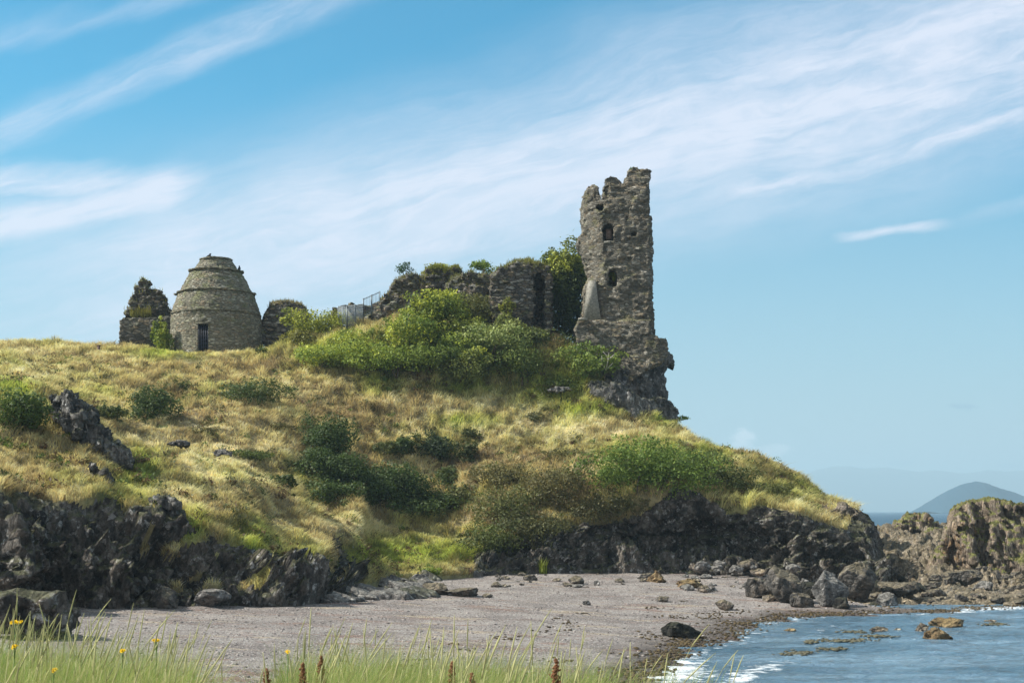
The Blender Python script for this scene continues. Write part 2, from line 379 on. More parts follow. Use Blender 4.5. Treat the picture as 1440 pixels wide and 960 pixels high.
# ------------------------------------------------------------------ hill terrain (profiles surveyed from near to far)
R = {  # bearing: base, mid cliff, rim, bluff slope, bluff crest, dip, mid slope, upper slope, crest   as (height reading, distance)
 -420: [(900,40),(800,41),(700,43),(640,48),(560,56),(550,66),(520,76),(500,86),(484,96)],
 -150: [(885,42),(795,43),(700,45),(640,50),(548,57),(555,67),(525,77),(503,87),(489,96)],
    0: [(872,44),(790,44.6),(702,46),(620,52),(538,59),(556,66),(520,78),(503,88),(487,97)],
   60: [(864,45),(780,45.6),(704,47),(625,53),(552,58),(572,64),(535,77),(506,88),(486,98)],
  130: [(858,46),(785,46.6),(706,48),(655,52),(603,57),(612,65),(560,76),(514,87),(492,97)],
  180: [(855,46.5),(790,47.2),(714,49),(680,52),(655,56),(660,65),(580,76),(518,87),(489,95)],
  260: [(851,47.5),(798,48.3),(735,49.8),(694,53),(655,58),(672,66),(592,76),(526,87),(500,92)],
  340: [(848,48.5),(812,49.5),(762,51.0),(712,54.5),(668,60),(688,67),(598,77),(526,87),(500,92)],
  400: [(842,49.5),(815,51),(779,52.7),(738,56),(693,61),(708,68),(606,78),(525,87),(484,93)],
  460: [(833,52),(808,54),(777,55.6),(750,58),(733,61),(738,69),(625,79),(528,87),(464,93)],
  500: [(818,56),(803,58),(784,59.6),(765,62),(752,65),(722,70.5),(640,79),(530,87),(457,92)],
  520: [(811,59.5),(805,61),(798,63),(787,65.5),(772,68),(735,72.5),(645,79.5),(530,87),(455,91.5)],
  560: [(806,64),(802,65.5),(797,67),(786,69),(770,71),(740,74),(650,80),(530,87),(450,91)],
  620: [(803,66),(799,67.5),(793,69),(780,71),(762,73),(735,76),(650,81),(530,87),(447,91)],
  660: [(801,68),(793,69.5),(782,70.8),(763,72.5),(740,74.5),(705,77),(632,81.5),(535,86.7),(453,90.5)],
  700: [(800,70),(780,71.2),(760,72.3),(732,73.8),(702,75.5),(665,78),(612,82),(540,86.5),(458,90)],
  760: [(799,71.2),(774,72),(746,73),(712,74.5),(678,77),(645,79.5),(600,83),(540,86),(466,90)],
  820: [(800,72),(766,73),(724,73.6),(688,75.5),(655,78),(630,80.5),(595,83),(555,85.5),(500,89)],
  880: [(802,72.5),(757,74.2),(706,73.7),(674,75.5),(647,78),(626,80.5),(606,83),(582,85),(562,87)],
  940: [(806,72.5),(757,74.5),(701,73.7),(668,75.5),(643,78),(628,80),(616,82),(607,84),(601,86)],
 1000: [(808,72.5),(757,74.2),(706,73.7),(678,75.5),(656,78),(645,80),(638,82),(632,84),(629,86)],
 1060: [(810,72),(760,73),(714,73.3),(692,75),(672,77),(660,79),(652,81),(646,83),(643,85)],
 1110: [(812,71.5),(765,72.3),(724,73),(708,74.5),(694,76.5),(684,78.5),(678,80),(674,82),(671,84)],
 1160: [(812,71.5),(770,72.3),(740,73),(728,74.5),(718,76),(711,78),(707,80),(704,81),(702,83)],
 1200: [(812,71.5),(782,72.4),(756,73.2),(740,74.5),(728,76),(722,77.5),(718,79),(717,80.5),(717,82)],
 1217: [(813,71.2),(788,72),(765,72.8),(748,74),(738,75.5),(731,77),(728,79),(727,80.5),(727,82)],
 1232: [(815,71),(802,71.6),(790,72.3),(780,73.4),(772,75),(767,77),(764,78.5),(762,80),(762,81.5)],
 1250: [(820,71),(816,71.5),(812,72),(809,73),(806,74),(803,75),(800,77),(798,79),(796,81)],
}
pk = sorted(R); KY = []; KZ = []
for p in pk:
    r = R[p]; Ys = [q[1] for q in r]; Zs = [CAM_Z+(HZ-q[0])/F*q[1] for q in r]
    back = 1-float(sst(np.array(p, float), 930, 1000))
    Ys = [Ys[0]-.7]+Ys+[Ys[-1]+4+14*back, Ys[-1]+16+40*back]
    Zs = [-1.0]+Zs+[Zs[-1]*(.55+.43*back)-.2*(1-back), -2.5]
    KY.append(Ys); KZ.append(Zs)
KY, KZ = np.array(KY), np.array(KZ)
cx = np.concatenate([np.arange(-420, 0, 7), np.arange(0, 1251, 2.6)])
CY = herm(pk, KY, cx); CZ = herm(pk, KZ, cx)
segs = [8, 34, 34, 30, 30, 34, 44, 44, 36, 16, 14]
ts = np.concatenate([i+np.arange(s)/s for i, s in enumerate(segs)]+[[11.]])
TY = herm(np.arange(12), CY.T, ts).T; TZ = herm(np.arange(12), CZ.T, ts).T   # (col,row)
TX = (cx[:, None]-720)/F*TY
T0 = np.stack([TX, TY, TZ], -1); nc, nr = TY.shape
du = np.gradient(T0, axis=0); dv = np.gradient(T0, axis=1)
N0 = np.cross(du, dv); N0 /= np.linalg.norm(N0, axis=-1)[..., None]+1e-9
rowp = np.broadcast_to(ts[None, :], (nc, nr)); colp = np.broadcast_to(cx[:, None], (nc, nr))
x, y, z = TX, TY, TZ
# rock mask: cliff rows, except the grassy gully
gully = sst(colp, 498, 520)*(1-sst(colp, 640, 690))
lim = 3.05+(.6+.5*sst(colp, 700, 800))*fbm(x*.45, y*.45, z*.45, 11, 4)-.25*sst(colp, 270, 330)*(1-sst(colp, 440, 480))-.2*sst(colp, 640, 700)*(1-sst(colp, 860, 900))
lim = lim+7*sst(colp, 1186, 1212)
lim = lim+1.1*np.maximum(0, 1-((colp-485)/26)**2)
rock = sst(lim-rowp, -.06, .06)*(1-gully)
# grassy ledges inside the left cliff
led = fbm(x*.8, y*.8, z*.5, 23, 3)
pocket = sst(fbm(x*.55, y*.55, z*.9, 23, 3), .16, .24)*sst(rowp, 1.2, 1.6)*(1-sst(colp, 520, 600))*sst(colp, 150, 260)
pocket = np.maximum(pocket, sst(fbm(x*.6, y*.6, z*1.2, 29, 3), .22, .3)*sst(rowp, .8, 1.6)*sst(colp, 600, 650)*(1-sst(colp, 740, 780)))
rock = rock*(1-pocket)
blk, f1, f2 = cells(x*.75, y*.75, z*.42+.2*fbm(x, y, z, 5, 2), 31)
blk2, g1, g2 = cells(x*2.1, y*2.1, z*1.3, 37)
right = sst(colp, 600, 700)
strata = vn(x*.12+3, y*.12, z*3.2+fbm(x*.4, y*.4, z*.4, 77, 2)*1.2, 41)*.28*right
flute = fbm(x*1.5, y*1.5, z*.16, 43, 3)*.5*(1-.6*right)
wx = .5*fbm(x*.9, y*.9, z*.9, 45, 2)
drl = facets(x*.6+wx, y*.6, z*.25+wx, 31)*1.9+facets(x*1.9+wx, y*1.9, z*1.0, 37)*.6+facets(x*4.6, y*4.6, z*3.0, 39)*.36
drr = facets(x*.45+wx, y*.6, z*.8+wx, 33)*.9+facets(x*1.5+wx, y*1.6, z*2.6, 35)*.55+facets(x*3.8, y*4.2, z*5.5, 36)*.34
dr = drl*(1-right)+drr*right+fbm(x*1.1, y*1.1, z*.8, 47, 3)*.35+fbm(x*6, y*6, z*5, 49, 2)*.07+flute+strata*.8
env = sst(rowp, .6, 1.4)
dg = fbm(x*.22, y*.22, 0*z, 51, 3)*.5+fbm(x*.8, y*.8, 0*z+2, 53, 3)*.36+fbm(x*2.2, y*2.2, 0*z, 55, 2)*.16
sup = np.ones_like(x)
for a, b2, c2, d2 in ((300, 1.0, 8.6, 80),): pass
crestm = 1-.85*sst(rowp, 8.2, 9)
rimf = 1-.65*sst(rowp, 2.3, 2.9)
D = rock*dr*env*rimf+(1-rock)*dg*crestm*env
T1 = T0+N0*D[..., None]*np.where((N0[..., 1:2] > 0.2) & (rock[..., None] > .5), -1, 1)
# turf lip overhanging the rim
idx = np.arange(nc*nr).reshape(nc, nr)
Q = np.stack([idx[:-1, :-1], idx[1:, :-1], idx[1:, 1:], idx[:-1, 1:]], -1).reshape(-1, 4)
fr = (rock[:-1, :-1]+rock[1:, 1:]).ravel()/2 > .5
V1 = T1.reshape(-1, 3)
PXv = 720+F*V1[:, 0]/V1[:, 1]; PYv = HZ-F*(V1[:, 2]-CAM_Z)/V1[:, 1]
# turf colour: patches of straw, green and heath brown which belong to the ground
def patch(px, py, L):
    r = np.zeros_like(px)
    for (a, b, rx, ry, s) in L: r = np.maximum(r, s*np.exp(-(((px-a)/rx)**2+((py-b)/ry)**2)))
    return r
GREEN = [(10,565,60,50,.8),(60,640,50,40,.45),(470,500,80,22,1.0),(560,500,120,28,1),(700,500,110,36,1),(780,540,80,34,.9),(860,575,50,20,.8),(560,780,80,24,1.3),(650,780,60,14,1.0),(500,780,20,20,1.1),
 (195,660,45,36,.95),(270,745,30,24,1.1),(345,770,50,40,.9),(410,790,50,30,.8),(610,545,110,14,.9),(540,535,60,10,.8),(820,575,60,12,.9),(1100,690,70,30,.75),(1000,640,50,20,.8),(230,497,50,10,.8),(160,700,40,30,.4),(600,730,60,16,.3),
 (120,560,60,30,.3),(330,640,60,10,.4),(920,640,90,24,.7),(1060,660,60,20,.6),(940,590,30,12,.9),(500,620,60,20,.35),(650,590,60,10,.5),(440,700,30,30,.4)]
BROWN = [(60,600,60,30,.5),(290,560,90,25,.8),(480,580,80,30,.8),(740,660,100,40,.9),(700,720,90,40,.7),(820,690,80,30,.8),(360,510,120,18,.5),(100,510,120,20,.45),(560,600,60,24,.5),(660,640,60,30,.7),(330,690,90,30,.5),(1080,660,40,18,.7),(60,690,60,30,.5),(500,660,60,30,.6)]
STRAW = [(750,600,160,22,1),(640,570,120,20,.8),(880,605,70,14,1),(360,640,110,22,.9),(300,680,90,26,.7),(620,650,60,20,.5),(420,560,90,20,.6),(200,620,50,18,.6),(500,745,60,12,.8),(30,520,120,16,.5),(300,600,120,24,.5),(40,500,100,14,.5)]
def turfcol(px, py, X3):
    n1 = fbm(X3[:, 0]*.35, X3[:, 1]*.35, X3[:, 2]*.35, 61, 4); n2 = fbm(X3[:, 0]*1.6, X3[:, 1]*1.6, X3[:, 2]*1.6, 67, 3)
    g = patch(px, py, GREEN)-.02+n1*.7+n2*.3; bq = patch(px, py, BROWN)-n1*.7+n2*.6; s = patch(px, py, STRAW)+n2*.3
    base = np.array([.41, .345, .175])
    c = base+(np.array([.66, .57, .33])-base)*np.clip(s*.9, 0, 1)[:, None]
    c = c+(np.array([.21, .155, .095])-c)*np.clip(bq*.85-.08, 0, .85)[:, None]
    c = c+(np.array([.23, .275, .055])-c)*np.clip(g*1.1-.05, 0, 1)[:, None]
    tq = cells(X3[:, 0]*1.7, X3[:, 1]*1.7, X3[:, 2]*1.7, 69)[0][:, None]
    tq2 = cells(X3[:, 0]*.55, X3[:, 1]*.55, X3[:, 2]*.55, 63)[0][:, None]
    return c*(.60+.95*tq)*(.84+.48*tq2)
colv = turfcol(PXv, PYv, V1)
def sub(name, sel, mat, kind, label, cat, smooth=False):
    q = Q[sel]; uq, inv = np.unique(q.ravel(), return_inverse=True)
    o = mesh(name, V1[uq], inv.reshape(-1, 4), mat=mat, col=colv[uq]*.5, smooth=smooth)
    return tag(o, label, cat, kind=kind)
hill = sub('hillside', ~fr, M['soil'], 'structure', 'grassy headland slope of straw and green turf below the castle', 'hillside')
cliff = sub('cliff', fr, M['cliff'], 'structure', 'dark rugged sea cliff under the grassy headland', 'cliff')
def ground(px, py, tol=5):
    d = np.maximum(np.abs(PXv-px), np.abs(PYv-py)); c = np.where(d < tol)[0]
    if len(c) == 0: c = np.argsort(d)[:5]
    c = c[V1[c, 1] < V1[c, 1].min()+2.5]
    return V1[c].mean(0)
SK = np.array([PYv.reshape(nc, nr)[i].min() for i in range(nc)])
def col_at(px, Y):     # terrain height at a bearing and distance
    i = int(np.argmin(np.abs(cx-px))); r = T1[i]; k = np.where(rowp[i] > 2)[0]
    return float(np.interp(Y, r[k, 1], r[k, 2]))

# ------------------------------------------------------------------ beach and sea bed
sea_poly = np.array([(2.6,33),(4.5,37.7),(5.6,41),(6.4,43.5),(8.4,50.5),(10.5,53.2),(14.7,55.2),(18,57),(22,59.5),(30,62),(50,66),(90,70),(400,90),(400,-200),(20,-200),(9,-10),(4,10),(1.4,22),(1.6,28)], float)
def poly_in(px, py, poly):
    c = np.zeros(px.shape, bool); n = len(poly)
    for i in range(n):
        (x1, y1), (x2, y2) = poly[i], poly[(i+1) % n]
        if y1 == y2: continue
        c ^= ((y1 > py) != (y2 > py)) & (px < (x2-x1)*(py-y1)/(y2-y1)+x1)
    return c
def poly_d(px, py, poly, closed=True):
    d = np.full(px.shape, 1e9); n = len(poly)
    for i in range(n if closed else n-1):
        a, b = np.array(poly[i], float), np.array(poly[(i+1) % n], float); e = b-a
        t = np.clip(((px-a[0])*e[0]+(py-a[1])*e[1])/(e@e), 0, 1)
        d = np.minimum(d, (px-a[0]-t*e[0])**2+(py-a[1]-t*e[1])**2)
    return np.sqrt(d)
def shore(px, py):
    wob = fbm(px*.35, py*.35, 0*px, 71, 3)*.9
    d = poly_d(px, py, sea_poly); return np.where(poly_in(px, py, sea_poly), -d, d)+wob
def gz(px, py):
    d = shore(px, py)
    z = np.where(d > 0, 1.5*(1-np.exp(-d*.042)), np.maximum(-3, d*.11))
    z = z+.06*fbm(px*.5, py*.5, 0*px, 73, 3)*sst(d, 0, 3)+.03*fbm(px*2, py*2, 0*px, 75, 2)
    z = z-1.3*sst(px, 13.5, 18)*sst(py, 56.5, 62)
    bank = 2.75*(1-sst(py, 8.2, 15))+.10*fbm(px*.8, py*.8, 0*px, 79, 3)
    bank = bank*(1-sst(px, 3.4, 6.5))
    z = np.where(py < 16, np.maximum(z, bank), z)
    z = z-4.5*sst(py, 128, 150)-3*sst(px, 60, 90)
    return z
def gridlines(a, b, st, far, g=1.35):
    core = list(np.arange(a, b+1e-6, st)); s = st; x = b; hi = []
    while x < far[1]: s *= g; x += s; hi.append(x)
    s = st; x = a; lo = []
    while x > far[0]: s *= g; x -= s; lo.append(x)
    return np.array(lo[::-1]+core+hi)
def sheet(gx, gy, zf):
    A, B = np.meshgrid(gx, gy, indexing='ij'); Z = zf(A.ravel(), B.ravel()); n, m = A.shape
    i = np.arange(n*m).reshape(n, m)
    return np.stack([A.ravel(), B.ravel(), Z], -1), np.stack([i[:-1, :-1], i[1:, :-1], i[1:, 1:], i[:-1, 1:]], -1).reshape(-1, 4)
Vb, Qb = sheet(gridlines(-30, 32, .22, (-400, 400)), gridlines(16, 84, .22, (-120, 400)), gz)
db = shore(Vb[:, 0], Vb[:, 1])
m, n, b = newmat('shingle'); c = objco(n)
dd = sep(n, attr(n).s)[0]
peb = voro(n, c, 24, 'F1', 'Color'); p1, p2, p3 = sep(n, peb.s)
pe = voro(n, c, 24, 'DISTANCE_TO_EDGE', 'Distance')
base = mixc(n, noise(n, c, .5, 5, .6).ss(.38, .62), (.28, .245, .225), (.42, .375, .345))
base = mixc(n, noise(n, comb(n, sep(n, c.s)[0]*.22, sep(n, c.s)[1]*.7, 1.), 1.3, 8, .72, .6).ss(.53, .62)*.8, base, (.30, .19, .15))
base = mixc(n, noise(n, comb(n, sep(n, c.s)[0]*.25, sep(n, c.s)[1]*.9, 4.), 1, 4).ss(.58, .66)*.8, base, (.50, .41, .30))
base = mulc(n, base, mixc(n, p1, (.70, .70, .72), (1.28, 1.26, 1.22)))
base = mixc(n, noise(n, comb(n, sep(n, c.s)[0]*.3, sep(n, c.s)[1]*1.1, 9.), 1.7, 8, .75, .5).ss(.60, .66)*.75, base, (.11, .085, .07))
base = mixc(n, p2.ss(.93, .95), base, (.62, .60, .56))
base = mixc(n, p3.ss(.90, .93), base, (.07, .065, .065))
base = mulc(n, base, mixc(n, (dd+(noise(n, c, 1.2, 4)-.5)*.16).ss(.07, .28), (.42, .40, .38), (1, 1, 1)))
n.links.new(base.s, b.inputs['Base Color']); b.inputs['Roughness'].default_value = .9
bump(n, b, pe.min(.3)*2+noise(n, c, 3, 5)*1.6, .07)
M['shingle'] = m
beach = tag(mesh('beach', Vb, Qb, mat=m, col=np.clip(db/10, 0, 1), smooth=True), kind='structure')
# sea
def seaz(px, py):
    near = np.exp(-np.hypot(px-15, py-45)/60)
    return near*(.07*fbm(px*.7, py*1.5, 0*px, 81, 3)+.045*fbm(px*2.4, py*4.5, 0*px, 83, 2))
Vs, Qs = sheet(gridlines(0, 34, .16, (-9500, 9500), 1.25), gridlines(24, 66, .16, (-150, 9300), 1.25), seaz)
ds = -shore(Vs[:, 0], Vs[:, 1]); ds = np.where(Vs[:, 1] > 90, 30, ds)
surf = np.exp(-((ds-.1)/1.3)**2)*.9+.75*np.exp(-(((ds-2.6-.6*vn(Vs[:, 0]*.3, Vs[:, 1]*.3, 0*ds, 5))/.45)**2))*(vn(Vs[:, 0]*.22, Vs[:, 1]*.22, 0*ds, 9) > -.1)
corner = np.exp(-(((Vs[:, 0]-4.6)/2.6)**2+((Vs[:, 1]-35.0)/3.4)**2))
surf = np.clip(surf*(.55+.25*(Vs[:, 1] > 56))+corner*.38, 0, 1.3)
m, n, b = newmat('sea water'); c = objco(n); x_, y_, z_ = sep(n, c.s)
fo = sep(n, attr(n).s)[0]
fn = noise(n, comb(n, x_*1.2, y_*2.2, 0.), 1.6, 7, .7, .4)
fm = (fo+(fn-.5)*2.2).ss(.55, .80)
wsp = (noise(n, comb(n, x_*.5, y_*1.8, 5.), 1.3, 8, .72)).ss(.66, .74)*.35
fm = fm.max(wsp*(1-y_.ss(120, 300)))
near = y_.ss(40, 500)
wc = mixc(n, noise(n, comb(n, x_*.12, y_*.3, 0.), 1, 5, .6).ss(.35, .65), (.07, .14, .20), (.17, .27, .35))
wc = mixc(n, near, wc, (.014, .050, .085))
n.links.new(mixc(n, fm, wc, (.80, .83, .84)).s, b.inputs['Base Color'])
b.inputs['IOR'].default_value = 1.33; b.inputs['Specular IOR Level'].default_value = .5
n.links.new((fm*.6+.12+near*.25).s, b.inputs['Roughness'])
wv = noise(n, comb(n, x_*.6, y_*1.7, 0.), 1.0, 7, .66, .5)*1.3+noise(n, comb(n, x_*3, y_*7, 2.), 1.1, 4, .6)*.35
bump(n, b, wv, .42, 1.0)
sea = tag(mesh('sea', Vs, Qs, mat=m, col=np.clip(surf, 0, 1), smooth=True), kind='structure')

# rocky shore beyond the point
R2 = {1150:[(840,70),(812,76),(790,84),(770,93),(762,102),(753,112),(744,124)], 1220:[(835,70),(808,76),(785,84),(766,93),(759,102),(750,112),(741,124)],
      1300:[(832,69),(806,74),(780,83),(760,93),(753,103),(746,113),(739,124)], 1380:[(832,69),(812,74),(785,82),(765,92),(756,103),(749,113),(742,124)],
      1440:[(835,69),(816,73),(795,81),(775,92),(760,103),(745,113),(738,124)], 1800:[(845,69),(825,73),(800,81),(780,92),(765,103),(750,113),(745,124)]}
pk2 = sorted(R2); K2Y = []; K2Z = []
for p in pk2:
    r = R2[p]; Ys = [q[1] for q in r]; Zs = [CAM_Z+(HZ-q[0])/F*q[1] for q in r]
    Zs[0] = max(Zs[0], .05)
    K2Y.append([58, 62.5]+Ys+[134, 150]); K2Z.append([-.7, .12]+Zs+[1.2, -3.5])
c2 = np.arange(1150, 1800, 3.0); n2 = 11
t2 = np.linspace(0, n2-1, 330)
Y2 = herm(np.arange(n2), herm(pk2, np.array(K2Y), c2).T, t2).T; Z2 = herm(np.arange(n2), herm(pk2, np.array(K2Z), c2).T, t2).T
X2 = (c2[:, None]-720)/F*Y2
Z2 = Z2+.28*np.exp(-((Y2-64)/3.5)**2)
b1_, e1, e2 = cells(X2*.8, Y2*.5, 0*Z2, 91); b1_ = facets(X2*.8, Y2*.5, 0*Z2, 91)+.5; b2_ = facets(X2*2.1, Y2*1.6, 0*Z2, 95)+.5
b3_ = facets(X2*4.5, Y2*3.5, 0*Z2, 96)
Z2 = Z2+((b1_-.5)*.75+(b2_-.5)*.5+b3_*.28+.3*fbm(X2*.5, Y2*.5, 0*X2, 97, 3)-.35*(1-sst(e2-e1, 0, .3)))*(.25+.75*sst(Y2, 62, 72))*(1-sst(Y2, 120, 134)*.5)*.9
Y2 = Y2+(b1_-.5)*.3
i2 = np.arange(X2.size).reshape(X2.shape)
V2 = np.stack([X2.ravel(), Y2.ravel(), Z2.ravel()], -1)
rshore = tag(mesh('rocky_shore', V2, np.stack([i2[:-1, :-1], i2[1:, :-1], i2[1:, 1:], i2[:-1, 1:]], -1).reshape(-1, 4), mat=M['shore']), kind='structure')
PX2 = 720+F*V2[:, 0]/V2[:, 1]; PY2 = HZ-F*(V2[:, 2]-CAM_Z)/V2[:, 1]

# far land across the water
def island(name, pts, Y, depth, col, label, cat, seed):
    xs = np.linspace(pts[0][0], pts[-1][0], 160); hs = np.interp(xs, [p[0] for p in pts], [p[1] for p in pts])
    gx = (xs-720)/F*Y; hz = (HZ-hs)/F*Y+CAM_Z
    ys = np.linspace(-1, 1, 40); A, B = np.meshgrid(gx, ys, indexing='ij')
    Hh = np.maximum(hz[:, None], 0)*np.clip(1-np.abs(B)**1.7, 0, 1)
    Hh = Hh*(1+.10*fbm(A/Y*60, B*2.5, 0*A, seed, 4))-3*(np.abs(B) > .97)
    V = np.stack([A.ravel(), Y+B.ravel()*depth, Hh.ravel()], -1); i = np.arange(A.size).reshape(A.shape)
    return tag(mesh(name, V, np.stack([i[:-1, :-1], i[1:, :-1], i[1:, 1:], i[:-1, 1:]], -1).reshape(-1, 4), mat=flat(name+' ground', col, .95, .2), smooth=True), label, cat, kind='structure')
island('island', [(1298,719),(1304,711),(1312,704),(1325,696),(1338,688),(1352,682),(1362,679),(1374,676),(1386,678),(1392,681),(1410,686),(1425,692),(1440,699),(1462,711),(1472,719)], 2100, 100, (.02, .055, .085), 'blue domed island on the sea horizon', 'island', 101)  # some of the distance haze is painted into the island's blue ground colour
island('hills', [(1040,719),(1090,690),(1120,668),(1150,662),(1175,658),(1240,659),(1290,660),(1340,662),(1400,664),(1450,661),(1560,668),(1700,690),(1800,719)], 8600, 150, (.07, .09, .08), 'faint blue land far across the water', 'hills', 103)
bx = MB(); bx.box((0, 4450, 137), (19000, 9400, 284))
hz = bx.build('haze', None); tag(hz, kind='stuff')
m = bpy.data.materials.new('haze'); m.use_nodes = True; n = m.node_tree; n.nodes.clear()
ou = n.nodes.new('ShaderNodeOutputMaterial'); pv = n.nodes.new('ShaderNodeVolumePrincipled')
pv.inputs['Color'].default_value = (.58, .80, .93, 1); pv.inputs['Density'].default_value = .00028; pv.inputs['Anisotropy'].default_value = .1
n.links.new(pv.outputs[0], ou.inputs['Volume']); hz.data.materials.append(m)

# ------------------------------------------------------------------ voxel masonry and crags
def voxel(occ, lo, hi, cell, disp=None, smooth=1):
    lo, hi = np.array(lo, float), np.array(hi, float); n = np.ceil((hi-lo)/cell).astype(int)+2
    ax = [lo[k]+(np.arange(n[k])-.5)*cell for k in range(3)]
    G = np.meshgrid(*ax, indexing='ij'); O = occ(*(g.ravel() for g in G)).reshape(n)
    O[0] = O[-1] = False; O[:, 0] = O[:, -1] = False; O[:, :, 0] = O[:, :, -1] = False
    st = np.array([(n[1]+1)*(n[2]+1), n[2]+1, 1]); quads = []
    corners = {0: [(0,0,0),(0,1,0),(0,1,1),(0,0,1)], 1: [(0,0,0),(0,0,1),(1,0,1),(1,0,0)], 2: [(0,0,0),(1,0,0),(1,1,0),(0,1,0)]}
    for a in range(3):
        for s in (1, -1):
            E = O & ~np.roll(O, -s, axis=a); ijk = np.argwhere(E)
            if len(ijk) == 0: continue
            off = np.zeros(3, int); off[a] = 1 if s > 0 else 0
            c = [(ijk+off+np.array(k))@st for k in corners[a]]
            if s < 0: c = c[::-1]
            quads.append(np.stack(c, -1))
    q = np.concatenate(quads); uq, inv = np.unique(q.ravel(), return_inverse=True); q = inv.reshape(-1, 4)
    iz = uq % (n[2]+1); iy = (uq//(n[2]+1)) % (n[1]+1); ix = uq//((n[1]+1)*(n[2]+1))
    v = np.stack([ix, iy, iz], -1)*cell+lo-cell
    e = np.concatenate([q[:, [0, 1]], q[:, [1, 2]], q[:, [2, 3]], q[:, [3, 0]]])
    for _ in range(smooth):
        s_ = np.stack([np.bincount(np.r_[e[:, 0], e[:, 1]], np.r_[v[e[:, 1], k], v[e[:, 0], k]], len(v)) for k in range(3)], -1)
        cnt = np.bincount(np.r_[e[:, 0], e[:, 1]], minlength=len(v))[:, None]
        v = v*.45+s_/cnt*.55
    nf = np.cross(v[q[:, 1]]-v[q[:, 0]], v[q[:, 3]]-v[q[:, 0]])
    vnm = np.stack([np.bincount(q.ravel(), np.repeat(nf[:, k], 4), len(v)) for k in range(3)], -1)
    vnm /= np.linalg.norm(vnm, axis=1)[:, None]+1e-9
    if disp is not None: v = v+vnm*disp(v[:, 0], v[:, 1], v[:, 2])[:, None]
    return v, q
def stonedisp(a=.09, s=1.0):
    def f(x, y, z):
        r, f1, f2 = cells(x/.42*s, y/.42*s, z/.2*s, 111)
        return (r-.5)*a*1.6+a*1.2*fbm(x*.9, y*.9, z*.9, 113, 3)-a*.7*(1-sst(f2-f1, 0, .25))+a*.5*fbm(x*6, y*6, z*6, 115, 2)
    return f
def rockdisp(a=.3, s=1.0, st=(1, 1, .6)):
    def f(x, y, z):
        w_ = .3*fbm(x, y, z, 123, 2)
        return a*(facets(x*.9*s*st[0]+w_, y*.9*s*st[1], z*.9*s*st[2]+w_, 117)*1.5+facets(x*2.4*s*st[0], y*2.4*s*st[1], z*2.4*s*st[2], 119)*.8+facets(x*6*s, y*6*s, z*5*s, 118)*.28+.45*fbm(x*1.2*s, y*1.2*s, z*1.0*s, 121, 3))
    return f
def W2(pts, Y): return np.array([((a-720)/F*Y, CAM_Z+(HZ-b)/F*Y) for a, b in pts])

# ---- tower
TYd = 87.0; U = TYd/F
tw = empty('ruined_tower', P(870, 590, TYd+1.5), 'tall ruined square stone tower with broken top on the crag', 'tower')
front = W2([(848,538),(848,284),(850,272),(852,262),(851,251),(857,247),(868,249),(872,256),(878,258),(880,262),(882,240),(893,237),(903,243),(914,242),(913,252),(911,262),(912,300),(917,306),(919,380),(920,470),(923,476),(936,479),(940,500),(930,512),(905,524),(880,545),(862,548)], TYd)
left = W2([(836,534),(820,508),(811,480),(809,458),(813,450),(819,448),(819,438),(823,398),(830,388),(827,372),(822,352),(813,336),(816,326),(822,318),(821,300),(822,268),(825,258),(836,257),(842,262),(845,274),(850,278),(850,540)], TYd)
def tower_occ(x, y, z):
    w = .15*fbm(x*2.0, y*2.0, z*3.4, 131, 3); w2 = .22*fbm(x*1.1, y*.8, z*1.3, 133, 3)
    px = x/TYd  # build in the tower's own frame
    a0 = (848-720)*U; yf = TYd+np.where(z < CAM_Z+(HZ-452)*U, -.28, 0)-np.where(z < CAM_Z+(HZ-500)*U, .02*(CAM_Z+(HZ-500)*U-z)*8, 0)
    inF = poly_in(x+w, z+w, front)
    dl = a0-x                      # how far left of the corner
    yl = TYd+w2*1.4
    lowz = z < CAM_Z+(HZ-449)*U
    yl = np.where(lowz, TYd-.28, yl)
    chR = (919-720)*U
    ych = yf+np.maximum(0, (x-(912-720)*U))*2.6
    ych = np.where(z < CAM_Z+(HZ-474)*U, yf+np.maximum(0, x-(926-720)*U)*1.2+w2, ych)
    topn = 1.0*fbm(x*1.3, y*1.3, 0*x, 137, 3)
    o = inF & (y > ych+w*.25) & (y < yf+3.1+w2)
    o |= poly_in(x+w+w2*.3, z+w, left) & (y > yl) & (y < yl+np.where(lowz, 3.2, 1.9)+w2)
    # hollow top behind the parapet, windows as recesses
    o &= ~((z > CAM_Z+(HZ-268)*U) & (y > yf+.8+w) & (y < yf+2.2) & (x > (852-720)*U) & (x < (905-720)*U))
    def rect(x0, x1, y0, y1, dep, arch=False):
        xa, xb, za, zb = (x0-720)*U, (x1-720)*U, CAM_Z+(HZ-y1)*U, CAM_Z+(HZ-y0)*U
        r = (x+w*.4 > xa) & (x+w*.4 < xb) & (z > za) & (z < zb) & (y < yf+dep)
        if arch:
            rc = (xb-xa)/2; zc = zb-rc
            r &= (z < zc) | (np.hypot(x-(xa+xb)/2, z-zc) < rc)
        return r
    o &= ~rect(848.5, 862.5, 315, 340, 1.5, True); o &= ~rect(855.5, 866, 379, 402, 1.1, True)
    o &= ~rect(886, 893, 329, 333.5, .5); o &= ~rect(840, 849, 288, 297, 2.2); o &= ~rect(846, 856, 262, 279, 1.2)
    o &= ~rect(880, 882, 305, 310, .25); o &= ~rect(883, 887, 363, 367, .2)
    return o
v, q = voxel(tower_occ, ((806-720)*U, TYd-2.0, CAM_Z+(HZ-604)*U), ((940-720)*U, TYd+5.6, CAM_Z+(HZ-230)*U), .085, stonedisp(.06, 1.5), 2)
a0_ = (848-720)*U; lz = v[:, 2] < CAM_Z+(HZ-449)*U
